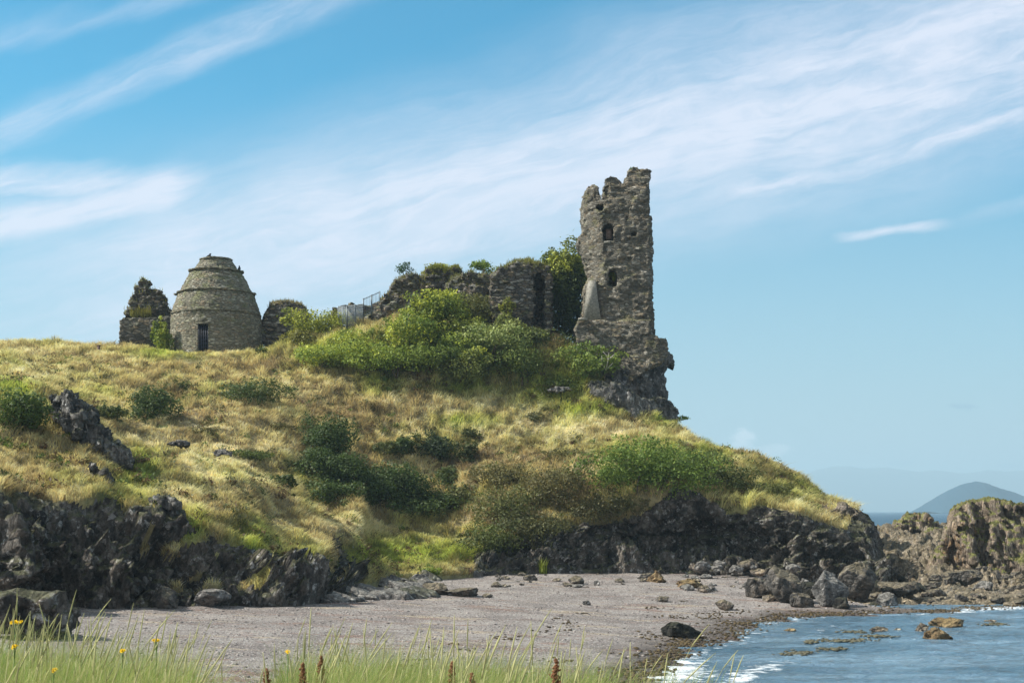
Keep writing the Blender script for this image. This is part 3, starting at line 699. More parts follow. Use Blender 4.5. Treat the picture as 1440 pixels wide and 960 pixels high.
v[:, 1] += -.22*np.maximum(v[:, 0]-a0_, 0)+np.where(lz, .25, 1.05)*np.maximum(a0_-v[:, 0], 0)+.10*fbm(v[:, 0]*.6, 0*v[:, 0], v[:, 2]*.5, 139, 3)
mesh('wall', v, q, mat=M['tower'], parent=tw, origin=tw.location)
# sill stones and lighter blocks
def polyslab(pts, Y0, Y1, jit=0, nx=1):
    b = MB(); w = np.array(pts); n = len(w)
    f = np.c_[w[:, 0], np.broadcast_to(Y0, (n,)), w[:, 1]]; k = np.c_[w[:, 0], np.broadcast_to(Y1, (n,)), w[:, 1]]
    b.add(np.r_[f, k], t=[(0, i, i+1) for i in range(1, n-1)]+[(n, n+i+1, n+i) for i in range(1, n-1)], q=[(i, n+i, n+(i+1) % n, (i+1) % n) for i in range(n)])
    return b
ps = W2([(820.5,449),(826,401),(828,394),(838,394),(840,415),(845,449)], TYd)
dlp = np.maximum((848-720)*U-ps[:, 0], 0)
polyslab(ps, TYd-.16+dlp*.30, TYd+.25+dlp*1.0).build('plaster_panel', M['plaster'], tw, tw.location)
s = MB(); s.box(P(819.5, 449, TYd-.25), (.55, .5, .12)); s.build('ledge_stone', M['plaster'], tw, tw.location)
s = MB(); s.box(P(856, 341, TYd+.15), (.62, .45, .14)); s.build('window_sill', M['plaster'], tw, tw.location)
s = MB(); s.box(P(856, 330, TYd+.9), (.34, .4, .62)); s.build('window_blocking', flat('pinkish sandstone', (.34, .25, .20), .9, .25), tw, tw.location)
# ---- crags under the tower
def crag(name, outline, Y, depth, mat, label, cat, cell=.1, amp=.3, group=None, taper=.35, disp=None, parent=None, lean=0, round_=.5, joint=.35):
    w = W2(outline, Y); zlo, zhi = w[:, 1].min(), w[:, 1].max(); xlo, xhi = w[:, 0].min(), w[:, 0].max()
    xm, hw = (xlo+xhi)/2, (xhi-xlo)/2
    def occ(x, y, z):
        wv = .25*amp*fbm(x*1.6, y*1.6, z*2.2, 141, 3)/.3
        t = np.clip((z-zlo)/(zhi-zlo), 0, 1)
        ff = Y+taper*t*depth*.6+round_*depth*.5*np.clip(np.abs(x-xm)/hw, 0, 1)**3+wv*1.5
        ff = ff+joint*(cells(x*1.1+.3*wv, 0*x+.5, z*.22, 145)[0]-.2)+joint*.45*cells(x*2.6, 0*x+.5, z*.7, 147)[0]
        return poly_in(x*Y/y+wv, z+wv, w) & (y > ff) & (y < Y+depth-round_*depth*.3*np.abs((x-xm)/hw)**3+wv)
    v, q = voxel(occ, (xlo-.4, Y-.5, zlo-.1), (max(xhi, xhi*(1+depth/Y))+.4, Y+depth+.6, zhi+.4), cell, disp or (rockdisp(amp*1.25, 1.9) if cell < .09 else rockdisp(amp, 1.2)), 2 if cell >= .09 else 1)
    base = (xm, Y+depth/2, zlo)
    o = mesh(name, v, q, mat=mat, origin=base)
    return tag(o, label, cat, group)
crag('crag', [(838,600),(838,548),(832,528),(846,524),(862,528),(876,518),(892,510),(915,506),(938,490),(941,508),(931,522),(935,545),(930,562),(930,604)], 85.5, 4.2, M['crag'], 'grey crag carrying the foot of the ruined tower', 'crag', amp=.22)
crag('rock_outcrop', [(824,537),(835,533),(850,536),(866,541),(880,548),(900,556),(918,561),(925,575),(915,590),(900,596),(884,586),(858,570),(838,556)], 84.0, 2.2, M['crag'], 'low sloping grey outcrop running down below the tower crag', 'outcrop', amp=.16)
crag('rock_outcrop', [(900,600),(900,580),(912,562),(926,554),(940,556),(947,568),(949,588),(943,606),(918,612)], 84.6, 3.0, M['crag'], 'rounded dark rock knob at the right foot of the tower', 'rock', amp=.2)
# ---- castle range ruins
def ruinwall(outline, Y, depth, label, extra=None, cell=.1, mat='ruin', a=.10, turf=None, name='ruined_wall', grp=None, recess=None, rough=.16, taper=.3):
    w = W2(outline, Y); zlo, zhi = w[:, 1].min(), w[:, 1].max(); xlo, xhi = w[:, 0].min(), w[:, 0].max(); xm, hw = (xlo+xhi)/2, (xhi-xlo)/2
    root = empty(name, (xm, Y+depth/2, zlo), label, 'ruin', grp)
    def occ(x, y, z):
        wv = rough*fbm(x*1.7, y*1.7, z*3, 151, 3); t = np.clip((z-zlo)/(zhi-zlo), 0, 1)
        big = .45*fbm(x*.7, y*.7, z*.7, 153, 2)
        o = poly_in(x+wv, z+wv+.12*np.abs(y-Y-depth/2), w) & (y > Y+taper*t+big*.5+wv) & (y < Y+depth-taper*t+big)
        if recess:
            for (x0, x1, y0, y1, dep) in recess:
                k = Y/F; xa, xb, za, zb = (x0-720)*k, (x1-720)*k, CAM_Z+(HZ-y1)*k, CAM_Z+(HZ-y0)*k
                o &= ~((x+wv > xa) & (x+wv < xb) & (z+wv > za) & (z < zb-.6*np.abs((x-(xa+xb)/2)/(xb-xa))) & (y < Y+dep))
        return o
    v, q = voxel(occ, (xlo-.3, Y-.8, zlo-.2), (xhi+.3, Y+depth+.8, zhi+.5), cell, stonedisp(a), 2)
    mesh('wall', v, q, mat=M[mat], parent=root, origin=root.location)
    return root, v, q
G1 = 'broken castle walls along the hilltop'
rw = []
rw.append(ruinwall([(512,462),(511,448),(517,441),(528,432),(534,418),(541,410),(549,401),(556,390),(562,385),(575,382),(588,385),(593,394),(600,400),(606,412),(610,470)], 91, 2.6, 'sloping ruined wall rising from the railing to a small tree', a=.15, rough=.22, grp=G1))
rw.append(ruinwall([(590,460),(590,410),(592,385),(598,375),(612,371),(622,374),(640,373),(647,380),(650,400),(652,450)], 92.5, 3.2, 'turf topped ruined wall behind the hawthorn bush', a=.16, rough=.24, grp=G1))
rw.append(ruinwall([(622,450),(626,400),(636,386),(650,383),(662,377),(672,384),(688,382),(702,388),(706,402),(708,462)], 90, 2.6, 'dark bulging masonry stump in the middle of the range', a=.17, rough=.22, grp=G1))
rw.append(ruinwall([(692,470),(690,430),(690,384),(700,376),(714,369),(727,363),(745,362),(760,365),(771,372),(777,386),(778,410),(776,430),(779,446),(776,466)], 88.3, 3.4, 'tall rounded ruin with a dark vertical opening and turf on top', a=.13, rough=.2, recess=[(751,765,384,466,2.3)], grp=G1))
rw.append(ruinwall([(366,482),(367,452),(369,440),(373,430),(378,423),(390,420),(404,421),(418,424),(428,430),(432,440),(435,480)], 95, 2.2, 'low square ruin between the dovecote and the round bush', a=.12, rough=.14, grp=G1))
rw.append(ruinwall([(462,452),(466,432),(486,427),(492,424),(503,425),(520,428),(530,420),(536,428),(540,452)], 96, 1.6, 'low dark wall top seen behind the metal railing', a=.12, cell=.13, grp=G1))
gb = empty('gable_ruin', P(203, 498, 95), 'pointed broken gable of dark stone left of the dovecote', 'ruin')
def gab(outline, Y, depth, mat, nm, a, rough):
    w = W2(outline, Y)
    def occ(x, y, z):
        wv = rough*fbm(x*1.9, y*1.9, z*4, 161, 3); return poly_in(x+wv, z+wv*.5, w) & (y > Y+wv) & (y < Y+depth+wv)
    v, q = voxel(occ, (w[:, 0].min()-.2, Y-.4, w[:, 1].min()-.1), (w[:, 0].max()+.2, Y+depth+.4, w[:, 1].max()+.2), .085, stonedisp(a), 1)
    mesh(nm, v, q, mat=M[mat], parent=gb, origin=gb.location); return v, q
gab([(166,500),(167,450),(175,447),(232,445),(243,445),(243,500)], 94, 1.6, 'ashlar', 'lower_wall', .05, .05)
gtv = gab([(174,448),(177,438),(183,432),(183,420),(188,412),(189,402),(193,401),(194,394),(198,388),(202,392),(206,397),(208,405),(212,408),(218,407),(226,412),(230,418),(233,430),(239,436),(239,448)], 94.5, 1.0, 'ruin', 'gable_stub', .16, .16)

# ---- dovecote
dc = empty('dovecote', P(304, 500, 92), 'beehive shaped stone dovecote with stepped rings and a barred doorway', 'dovecote')
kd = 94.6/F; zc = lambda py: CAM_Z+(HZ-py)*kd; dcx, dcy = (304-720)*kd, 94.6
def lathe(prof, nseg=240, zs=60, seed=0, amp=.05):
    pr = [(r*kd, zc(p)) for r, p in prof]; L = np.cumsum([0]+[math.dist(pr[i], pr[i+1]) for i in range(len(pr)-1)])
    s = np.unique(np.concatenate([np.linspace(0, L[-1], zs), L])); r = np.interp(s, L, [p[0] for p in pr]); z = np.interp(s, L, [p[1] for p in pr])
    th = np.arange(nseg)/nseg*2*np.pi
    A = r[:, None]*np.cos(th)[None]; B = r[:, None]*np.sin(th)[None]; Z = np.broadcast_to(z[:, None], A.shape)
    rid, f1, f2 = cells(A/.36, B/.36, Z/.17, 171+seed)
    d = amp*((rid-.5)*1.3+.9*fbm(A*.8, B*.8, Z*.8, 173, 3)-.5*(1-sst(f2-f1, 0, .25)))
    sc = 1+d/np.maximum(r[:, None], .3)
    Zz = Z+d*.5
    v = np.stack([A*sc+dcx, B*sc+dcy, Zz], -1); i = np.arange(v.shape[0]*nseg).reshape(-1, nseg)
    q = np.stack([i[:-1], np.roll(i, -1, 1)[:-1], np.roll(i, -1, 1)[1:], i[1:]], -1).reshape(-1, 4)
    return v, q
prof = [(65.5,512),(65,500),(64,480),(62.3,446),(61,441),(59,432),(55.5,424),(52,413),(49.5,410),(45,400),(39,390),(34,382),(29,379),(24.5,372),(20.5,365.5)]
v, q = lathe(prof, 300, 90)
th0 = np.arctan2(v[..., 1]-dcy, v[..., 0]-dcx).reshape(-1); vf = v.reshape(-1, 3)
# doorway cut: remove faces inside the opening
xc = vf[q].mean(1); indoor = (xc[:, 0] > (292-720)*kd) & (xc[:, 0] < (306.5-720)*kd) & (xc[:, 2] < zc(464)) & (xc[:, 1] < dcy)
mesh('wall', vf, q[~indoor], mat=M['dovecot'], parent=dc, origin=dc.location)
for (r, p, tk, ov) in ((61.2, 443, 1.6, 1.8), (51.5, 413, 1.6, 3.0), (35, 382, 1.6, 3.0), (21, 365, 1.8, 2.0)):
    v2, q2 = lathe([(r-4, p+tk), (r+ov, p+tk*.8), (r+ov, p-tk*.4), (r-3, p-tk)], 120, 8, 5, .045)
    if p == 365:
        v2, q2 = lathe([(r-4, p+tk), (r+ov, p+tk*.8), (r+ov, p-tk*.4), (8, p-tk*1.3), (.5, p-tk*1.1)], 120, 12, 5, .04)
    mesh('cap' if p == 365 else 'string_course', v2.reshape(-1, 3), q2, mat=M['dovecot'], parent=dc, origin=dc.location)
# slabs poking from the rings
for (a, b_) in ((249, 414), (356, 413)):
    s = MB(); s.box(((a-720)*kd, dcy, zc(b_)), (.35, .5, .09)); s.build('projecting_slab', M['dovecot'], dc, dc.location)
yd = dcy-math.sqrt(max((63*kd)**2-((299.5-304)*kd)**2, 0))
s = MB()
xa, xb, zt, zb = (292-720)*kd, (306.5-720)*kd, zc(463.5), zc(512)
s.box((xa-.03, yd+.35, (zt+zb)/2), (.06, .75, zt-zb)); s.box((xb+.03, yd+.35, (zt+zb)/2), (.06, .75, zt-zb)); s.box(((xa+xb)/2, yd+.34, zt+.05), (xb-xa+.3, .78, .1))
s.build('doorway_reveal', M['dovecot'], dc, dc.location)
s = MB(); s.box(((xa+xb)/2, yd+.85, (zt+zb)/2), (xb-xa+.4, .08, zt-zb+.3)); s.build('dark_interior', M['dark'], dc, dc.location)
s = MB()
for k in range(5): s.box((xa+.06+(xb-xa-.12)*k/4, yd+.10, (zt+zb)/2), (.028, .028, zt-zb))
for k in range(10): s.box(((xa+xb)/2, yd+.10, zb+.08+(zt-zb-.1)*k/9), (xb-xa, .022, .028))
gate = s.build('door_grille', flat('blue black iron grille', (.03, .035, .06), .5, .2), dc, dc.location)

def bird(px, py, Y, hd, label, up=.3):
    p = P(px, py, Y); b = MB(); R_ = Matrix.Rotation(hd, 3, 'Z') @ Matrix.Rotation(-up, 3, 'Y')
    def T(v): return np.array(R_ @ Vector(v))+p+np.array([0, 0, .16])
    e = empty('bird', p, label, 'bird')
    b.ell(T((0, 0, 0)), (.17, .075, .085), 12, 9, R_); b.ell(T((.15, 0, .07)), (.062, .05, .055), 10, 8, R_)
    b.add([T((-.12, -.03, .01)), T((-.12, .03, .01)), T((-.34, .04, -.02)), T((-.34, -.04, -.02)), T((-.12, -.02, -.03)), T((-.12, .02, -.03)), T((-.34, .035, -.035)), T((-.34, -.035, -.035))],
          q=[(0, 1, 2, 3), (4, 7, 6, 5), (0, 4, 5, 1), (1, 5, 6, 2), (2, 6, 7, 3), (3, 7, 4, 0)])
    b.tube([T((.19, 0, .07)), T((.22, 0, .065)), T((.26, 0, .06))], [.02, .012, .003])
    b.build('body', M['bird'], e, e.location, True)
    for sd in (-1, 1):
        l = MB(); l.ell(T((-.03, sd*.07, .01)), (.15, .018, .06), 10, 6, R_); l.build('wing', M['bird'], e, e.location, True)
        l = MB(); l.tube([T((.02, sd*.03, -.07)), p+np.array([.0, sd*.03, .0])], .008, 5); l.build('leg', M['wood'], e, e.location)
bird(293.5, 363.6, dcy-.4, .1, 'small dark bird perched on top of the dovecote', .55)
bird(336.5, 381.5, dcy, 1.4, 'small dark bird upright on the upper ring of the dovecote', 1.2)

# ---- railings
def railing(px0, pt0, pb0, Y0, px1, pt1, pb1, Y1, n, label, panel=False):
    a, b_ = P(px0, pb0, Y0), P(px1, pb1, Y1); ha = (pb0-pt0)/F*Y0; hb = (pb1-pt1)/F*Y1
    e = empty('metal_fence', a, label, 'fence'); post = MB()
    for k, t in enumerate(np.linspace(0, 1, 3)):
        s = MB(); p = a+(b_-a)*t; h = ha+(hb-ha)*t; s.box(p+[0, 0, h/2-.15], (.07, .07, h+.36)); s.build('post', M['metal'], e, e.location)
    for off in (.97, .12):
        s = MB(); s.tube([a+[0, 0, ha*off], b_+[0, 0, hb*off]], .024, 6); s.build('rail', M['metal'], e, e.location)
    for t in np.linspace(0, 1, n):
        s = MB(); p = a+(b_-a)*t; h = ha+(hb-ha)*t; s.tube([p, p+[0, 0, h+.04]], .011 if not panel else .016, 5); s.build('bar', M['metal'] if not panel else M['panel'], e, e.location)
    return e
railing(511, 420, 448, 91.0, 534, 410, 436, 91.6, 12, 'dark metal railing climbing to the sloping ruined wall')
railing(488, 431, 462, 90.2, 511, 427, 456, 91.0, 18, 'pale close barred metal fence panel beside the round bush', True)
railing(476, 431, 458, 91.5, 488, 431, 462, 90.2, 9, 'short end panel of pale metal fence behind the round bush', True)
g = ground(138, 493, 6); s = MB(); s.box(g+[0, 0, .1], (.16, .14, .75)); s.box(g+[0, 0, .5], (.2, .18, .06)); tag(s.build('post', M['wood'], origin=g), 'short reddish brown post on the hill skyline', 'post')

# ------------------------------------------------------------------ rocks on the shore
_ico = {}
def ico(n):
    if n not in _ico:
        bm = bmesh.new(); bmesh.ops.create_icosphere(bm, subdivisions=n, radius=1)
        _ico[n] = (np.array([v.co for v in bm.verts]), np.array([[v.index for v in f.verts] for f in bm.faces])); bm.free()
    return _ico[n]
def rock(name, c, size, label, mat, cat='rock', seed=0, sub=4, group=None, rz=None, dip=0, flatb=True, cuts=15, rough=.05, sharp=.5):
    r_ = np.random.default_rng(seed); v, t = ico(sub); v = v.copy()
    for _ in range(cuts):
        nrm = r_.normal(size=3); nrm /= np.linalg.norm(nrm); d = sharp+r_.random()*.28
        v = v-np.maximum(0, v@nrm-d)[:, None]*nrm
    v = v/np.abs(v).max(0)
    o3 = r_.random(3)*50; q_ = v*1.6+o3
    dn = rough*1.4*fbm(q_[:, 0], q_[:, 1], q_[:, 2], seed, 4)+rough*facets(q_[:, 0]*1.4, q_[:, 1]*1.4, q_[:, 2]*1.4, seed)*2.2
    v = v*(1+dn[:, None]); v = v*np.array(size)/2
    Rm = np.array(Matrix.Rotation(r_.random()*.6-.3 if rz is None else rz, 3, 'Z') @ Matrix.Rotation(dip, 3, 'Y'))
    v = v@Rm.T
    o = mesh(name, v, tris=t, mat=M[mat]); o.location = c
    return tag(o, label, cat, group)
PX2 = 720+F*V2[:, 0]/V2[:, 1]; PY2 = HZ-F*(V2[:, 2]-CAM_Z)/V2[:, 1]
def beachpos(px, pyb):      # where a line of sight meets the beach
    if px > 1195:
        d = np.hypot(PX2-px, PY2-pyb); c = np.argsort(d)[:6]; c = c[V2[c, 1] < V2[c, 1].min()+2]
        if d[c].min() < 8: return V2[c].mean(0)
    Ys = np.linspace(25, 125, 2400); xx = (px-720)/F*Ys; zz = CAM_Z+(HZ-pyb)/F*Ys
    g = gz(xx, Ys)
    if px > 1160: pass
    k = np.where(zz < np.maximum(g, -.1))[0]; k = k[0] if len(k) else len(Ys)-1
    return np.array([xx[k], Ys[k], max(zz[k], -.1)])
def brock(px, pyb, w, h, label, mat='boulder', seed=0, name='boulder', **kw):
    if name == 'boulder' and px > 1040: w, h = w*1.14, h*1.12
    p = beachpos(px, pyb); k = p[1]/F; d = kw.pop('d', .8)
    W_, H_ = w*k, h*k
    return rock(name, (p[0], p[1]+W_*d*.4, p[2]+H_*.38), (W_, W_*d, H_*1.28), label, mat, 'boulder' if name == 'boulder' else 'rock', seed, group=kw.pop('group', None), **kw)
brock(1066, 841, 38, 26, 'squat brown topped boulder, leftmost of the big boulders below the cliff', seed=1, sub=5)
brock(1108, 848, 52, 46, 'tall angular dark boulder second from left below the cliff', seed=14, sub=5, cuts=12)
brock(1131, 854, 32, 18, 'low blocky boulder in front of the pale topped wedge boulder', seed=3, cuts=14, sub=5, sharp=.5)
brock(1167, 854, 50, 46, 'wedge shaped boulder with pale sloping top', 'slab', seed=4, sub=5, cuts=12, dip=-.45)
brock(1209, 848, 50, 48, 'large rounded dark boulder with a cracked face', seed=5, sub=5, cuts=8)
brock(1236, 838, 36, 20, 'dark low boulder tucked behind the rounded cracked boulder', 'wetblack', seed=6)
brock(1256, 822, 34, 22, 'dark pointed boulder near the tip of the headland', 'wetblack', seed=7, sub=5)
brock(1266, 842, 56, 20, 'long flat dark slab boulder at the water edge', seed=8, sub=5, sharp=.5)
brock(1250, 861, 28, 25, 'grey wedge boulder standing nearest to the water', 'slab', seed=9, sub=5, cuts=12)
brock(1362, 824, 42, 19, 'dark blocky boulder below the brown outcrop', seed=10, sub=5)
brock(1387, 829, 26, 12, 'small speckled boulder right of the dark one below the outcrop', 'slab', seed=11)
brock(1022, 858, 30, 15, 'low brown rock alone on the open shingle', 'shore', seed=12, name='rock')
brock(961, 897, 52, 24, 'black seaweed covered boulder at the edge of the shingle', 'wetblack', seed=13, sub=5, rough=.14, cuts=4)
brock(926, 819, 28, 15, 'orange brown lumpy rock at the back of the beach', 'ochre', seed=15, name='rock', rough=.16)
brock(970, 826, 40, 12, 'flat yellowish rock right of the orange lumpy rock', 'ochre', seed=16, name='rock', rough=.14)
brock(826, 851, 14, 7, 'small pale pinkish stone on the open shingle', 'slab', seed=17, name='stone')
brock(840, 823, 10, 7, 'small blue grey block near the back of the beach', 'slab', seed=18, name='stone')
brock(932, 846, 20, 8, 'low grey mound of rock in the middle shingle', 'boulder', seed=19, name='rock')
brock(812, 826, 20, 5, 'thin flat slab lying on the shingle left of the blue grey block', 'slab', seed=20, name='rock')
def srock(px, py, w, h, label, seed, mat='shore'):
    Y = CAM_Z*F/(py-HZ); p = np.array([(px-720)/F*Y, Y, 0]); k = Y/F
    rock('sea_rock', (p[0], p[1]+w*k*.3, h*k*.15), (w*k, w*k*.8, h*k*1.7), label, mat, 'rock', seed, sub=5, rough=.14, cuts=6)
brock(1186, 856, 26, 16, 'low dark stone wedged between the pale wedge boulder and the cracked one', 'wetblack', seed=51, name='rock')
brock(1141, 842, 34, 26, 'dark angular rock behind the low blocky boulder', 'wetblack', seed=52, name='rock')
brock(1228, 860, 26, 12, 'flat dark rock left of the wedge boulder nearest the water', 'wetblack', seed=53, name='rock')
brock(1292, 836, 44, 18, 'dark slab beyond the long flat boulder at the water edge', 'wetblack', seed=54, name='rock')
brock(1085, 846, 24, 12, 'small brown rock between the two leftmost big boulders', 'shore', seed=55, name='rock')
srock(1321, 898, 42, 18, 'brown rock in the sea, nearest of the cluster', 31, 'ochre'); srock(1339, 882, 50, 13, 'flat brown rock in the sea behind the nearest one', 32, 'ochre')
srock(1298, 887, 20, 11, 'small pointed rock at the left of the sea cluster', 33); srock(1240, 888, 26, 7, 'low pale rock awash in the sea', 34); srock(1262, 886, 14, 3, 'tiny rock awash right of the low pale rock', 35)
srock(1112, 887, 18, 4, 'flat weedy rock just off the beach corner', 36, 'ochre'); srock(1395, 874, 16, 3, 'low wet rock right of the sea cluster', 37)
# tilted slabs at the foot of the left cliff
r_ = np.random.default_rng(5)
for k in range(56):
    px = 370+r_.random()*250; pyb = 852-(px-385)*.055-r_.random()*26; w = 24+r_.random()*50; p = beachpos(px, pyb); kk = p[1]/F
    rock('rock_slab', (p[0], p[1], p[2]+.02), (w*kk, w*kk*.8, (14+13*r_.random())*kk+r_.random()*.15), 'thin tilted grey rock slab in the shelf at the foot of the left cliff', ('slab', 'crag', 'slab')[k % 3], 'rock', 200+k, sub=4, group='tilted slabs below the left cliff', dip=.22+r_.random()*.25, rz=-.25+r_.random()*.4, cuts=10, sharp=.45)
brock(652, 839, 48, 13, 'dark flat topped rock at the right end of the slab shelf', 'boulder', seed=41, name='rock', sub=5, sharp=.5)
brock(612, 836, 38, 22, 'dark block standing on the slab shelf', 'boulder', seed=42, name='rock', sub=5, sharp=.5)
brock(684, 840, 18, 6, 'small low rock past the end of the slab shelf', 'boulder', seed=43, name='stone')
brock(440, 846, 70, 34, 'big pale grey slab leaning at the foot of the left cliff', 'slab', seed=44, name='rock', sub=5, dip=.3, d=.5)
brock(290, 854, 60, 26, 'rounded grey rock in the shade at the left cliff foot', 'slab', seed=45, name='rock', sub=5)
brock(228, 856, 46, 30, 'mossy boulder at the shaded left cliff foot', 'boulder', seed=46, sub=5)
brock(40, 900, 150, 70, 'large mossy dark rock behind the foreground grass at far left', 'cliff', seed=47, name='rock', sub=5, rough=.1)
# rubble below the cliffs: individual stones
r_ = np.random.default_rng(9)
for k in range(290):
    if k < 95: px = 960+r_.random()*300; pyb = 806+r_.random()*26+(px > 1100)*r_.random()*22; lab = 'angular stone in the rubble below the right cliff'; g = 'rubble stones below the right cliff'
    elif k >= 240: px = 970+r_.random()*190; pyb = 802+r_.random()*10; lab = 'pale tumbled stone heaped against the foot of the right cliff'; g = 'pale stones heaped under the right cliff'
    elif k < 125 or k >= 150: px = 1225+r_.random()*225; pyb = 800+r_.random()*48; lab = 'wet dark stone on the low shore below the brown outcrop'; g = 'wet stones along the far waterline'
    else: px = 660+r_.random()*280; pyb = 806+r_.random()*20; lab = 'small stone at the back of the beach under the cliff'; g = 'stones at the back of the beach'
    w = 5+r_.random()**2*20; p = beachpos(px, pyb); kk = p[1]/F
    if k >= 240: p[1] -= .5+r_.random()*.8; p[2] += r_.random()*.55; w += 6
    rock('stone', (p[0], p[1], p[2]+w*kk*.12), (w*kk, w*kk*(.6+.4*r_.random()), w*kk*(.4+.35*r_.random())), lab, ('shore', 'slab', 'boulder', 'slab')[k % 4] if k < 95 or k >= 240 else 'boulder', 'stone', 300+k, sub=3, group=g)
# shingle pebbles and seaweed (uncountable)
def scatter_lumps(name, pts, siz, cols, mat, flat_=.5):
    v, t = ico(1); n = len(pts); A = rng.random((n, 3))*.6+.7
    a = rng.random(n)*6.28; vv = v[None]*A[:, None]*siz[:, None, None]; vv[..., 2] *= flat_
    xr = vv[..., 0]*np.cos(a)[:, None]-vv[..., 1]*np.sin(a)[:, None]; yr = vv[..., 0]*np.sin(a)[:, None]+vv[..., 1]*np.cos(a)[:, None]
    vv = np.stack([xr, yr, vv[..., 2]], -1)+pts[:, None]
    tt = (t[None]+np.arange(n)[:, None, None]*len(v)).reshape(-1, 3)
    return tag(mesh(name, vv.reshape(-1, 3), tris=tt, mat=mat, col=np.repeat(cols, len(v), 0)), kind='stuff')
n_ = 14000; ppx = 100+rng.random(n_)*1150; pY = 26+rng.random(n_)**.8*46; pX = (ppx-720)/F*pY; dsh = shore(pX, pY); ok = dsh > .4; pX, pY, dsh = pX[ok], pY[ok], dsh[ok]
grey = rng.random((len(pX), 1)); pc = np.array([.10, .09, .085])+grey*np.array([.32, .28, .25])
scatter_lumps('pebbles', np.stack([pX, pY, gz(pX, pY)+.005], -1), .012+.045*rng.random(len(pX))**4, pc, vcol('pebble stone', 8, .2, .01), .6)
n_ = 170000; pY = 26+rng.random(n_)*38; pX = -10+rng.random(n_)*44; dsh = shore(pX, pY)
w_ = np.exp(-((dsh-.5)/.55)**2)*.9+.45*np.exp(-((dsh-5.4-.8*fbm(pX*.2, pY*.2, 0*pX, 13, 2))/.35)**2)*(fbm(pX*.9, pY*.9, 0*pX, 15, 2) > .05)+.25*np.exp(-((dsh-2.2)/.8)**2)*(fbm(pX*.6, pY*.6, 0*pX, 3, 2) > .1); ok = rng.random(n_) < w_*(.35+.65*(fbm(pX*.9, pY*.9, 0*pX, 7, 2) > -.1))
pX, pY = pX[ok], pY[ok]; t_ = rng.random((len(pX), 1)); pc = np.array([.045, .03, .012])+t_*np.array([.13, .09, .035])
scatter_lumps('seaweed', np.stack([pX, pY, np.maximum(gz(pX, pY), .0)+.02], -1), .02+.05*rng.random(len(pX)), pc*.7, vcol('wrack', 20, .3, .02, .6), .4)
# floating weed patches
pts = []
for (a, b_, ra, rb, k) in ((1190, 901, 34, 2.2, 170), (1235, 895, 26, 1.6, 90), (1170, 913, 22, 2, 80), (1120, 919, 26, 2.5, 110), (1202, 889, 20, 1.8, 110), (1140, 903, 8, 2, 80), (1400, 878, 18, 2, 80)):
    for _ in range(k):
        px = a+random.gauss(0, .5)*ra; py = b_+random.gauss(0, .5)*rb; Y = CAM_Z*F/(py-HZ); pts.append(((px-720)/F*Y, Y, .03))
pts = np.array(pts); t_ = rng.random((len(pts), 1))
scatter_lumps('floating_seaweed', pts, .03+.06*rng.random(len(pts)), np.array([.05, .045, .025])+t_*np.array([.09, .08, .045]), M_w if False else bpy.data.materials['wrack'], .25)

# ---- brown outcrop and islets at the right
crag('rock_outcrop', [(1296,825),(1308,795),(1318,775),(1328,760),(1334,745),(1339,726),(1346,712),(1356,706),(1368,703),(1385,701),(1402,702),(1420,705),(1440,708),(1475,708),(1520,706),(1570,725),(1610,760),(1630,815)], 74, 7, M['outcrop'], 'big brown fluted outcrop with grassy top at the right edge', 'outcrop', cell=.11, amp=.26, taper=.75, disp=rockdisp(.13, 1.0, (1.5, 1.5, .3)), joint=1.7)
crag('rock_outcrop', [(1256,746),(1260,735),(1268,729),(1282,725),(1300,727),(1312,732),(1322,736),(1328,746)], 112, 3, M['outcrop'], 'low dark brown islet rock on the far shore before the horizon', 'outcrop', cell=.16, amp=.3)
crag('rock_outcrop', [(1300,758),(1303,749),(1312,744),(1324,748),(1330,758)], 100, 2.5, M['outcrop'], 'small brown rock hump left of the big fluted outcrop', 'outcrop', cell=.14, amp=.25)
crag('rock_outcrop', [(1142,735),(1148,722),(1160,716),(1176,712),(1190,712),(1200,716),(1212,716),(1218,730),(1220,770),(1212,775),(1180,742)], 75.2, 2.6, M['shore'], 'pale squared rock at the seaward tip of the headland', 'outcrop', amp=.2)
# outcrops on the near bluff
crag('rock_outcrop', [(66,556),(74,550),(96,551),(100,560),(118,568),(130,580),(138,594),(152,610),(165,628),(178,634),(181,650),(172,660),(150,650),(128,636),(112,616),(96,600),(80,584)], 53.5, 2.3, M['crag'], 'jagged grey rock rib crossing the grass above the left cliff', 'outcrop', cell=.065, amp=.17, taper=.3)
crag('rock_outcrop', [(120,640),(150,660),(160,690),(150,705),(128,690)], 49.5, .9, M['cliff'], 'small dark rock step below the jagged grey rib', 'outcrop', cell=.06, amp=.13)
crag('rock_outcrop', [(205,700),(222,694),(246,706),(262,725),(258,740),(232,736),(212,722)], 49.3, 1.0, M['crag'], 'dark rock shoulder at the rim of the left cliff', 'outcrop', cell=.06, amp=.13)
crag('rock_ledge', [(768,546),(778,543),(796,543),(806,547),(790,549),(772,549)], 84, .9, M['slab'], 'pale bare rock ledge in the turf left of the tower outcrop', 'rock', cell=.08, amp=.06)
crag('rock_ledge', [(235,622),(252,618),(266,622),(262,628),(240,628)], 65, .8, M['slab'], 'small pale rock showing through the grass above the left bluff', 'rock', cell=.07, amp=.06)
crag('rock_ledge', [(296,634),(312,630),(330,634),(326,641),(302,641)], 65, .8, M['slab'], 'low brown rock showing through the grass right of the pale one', 'rock', cell=.07, amp=.06)

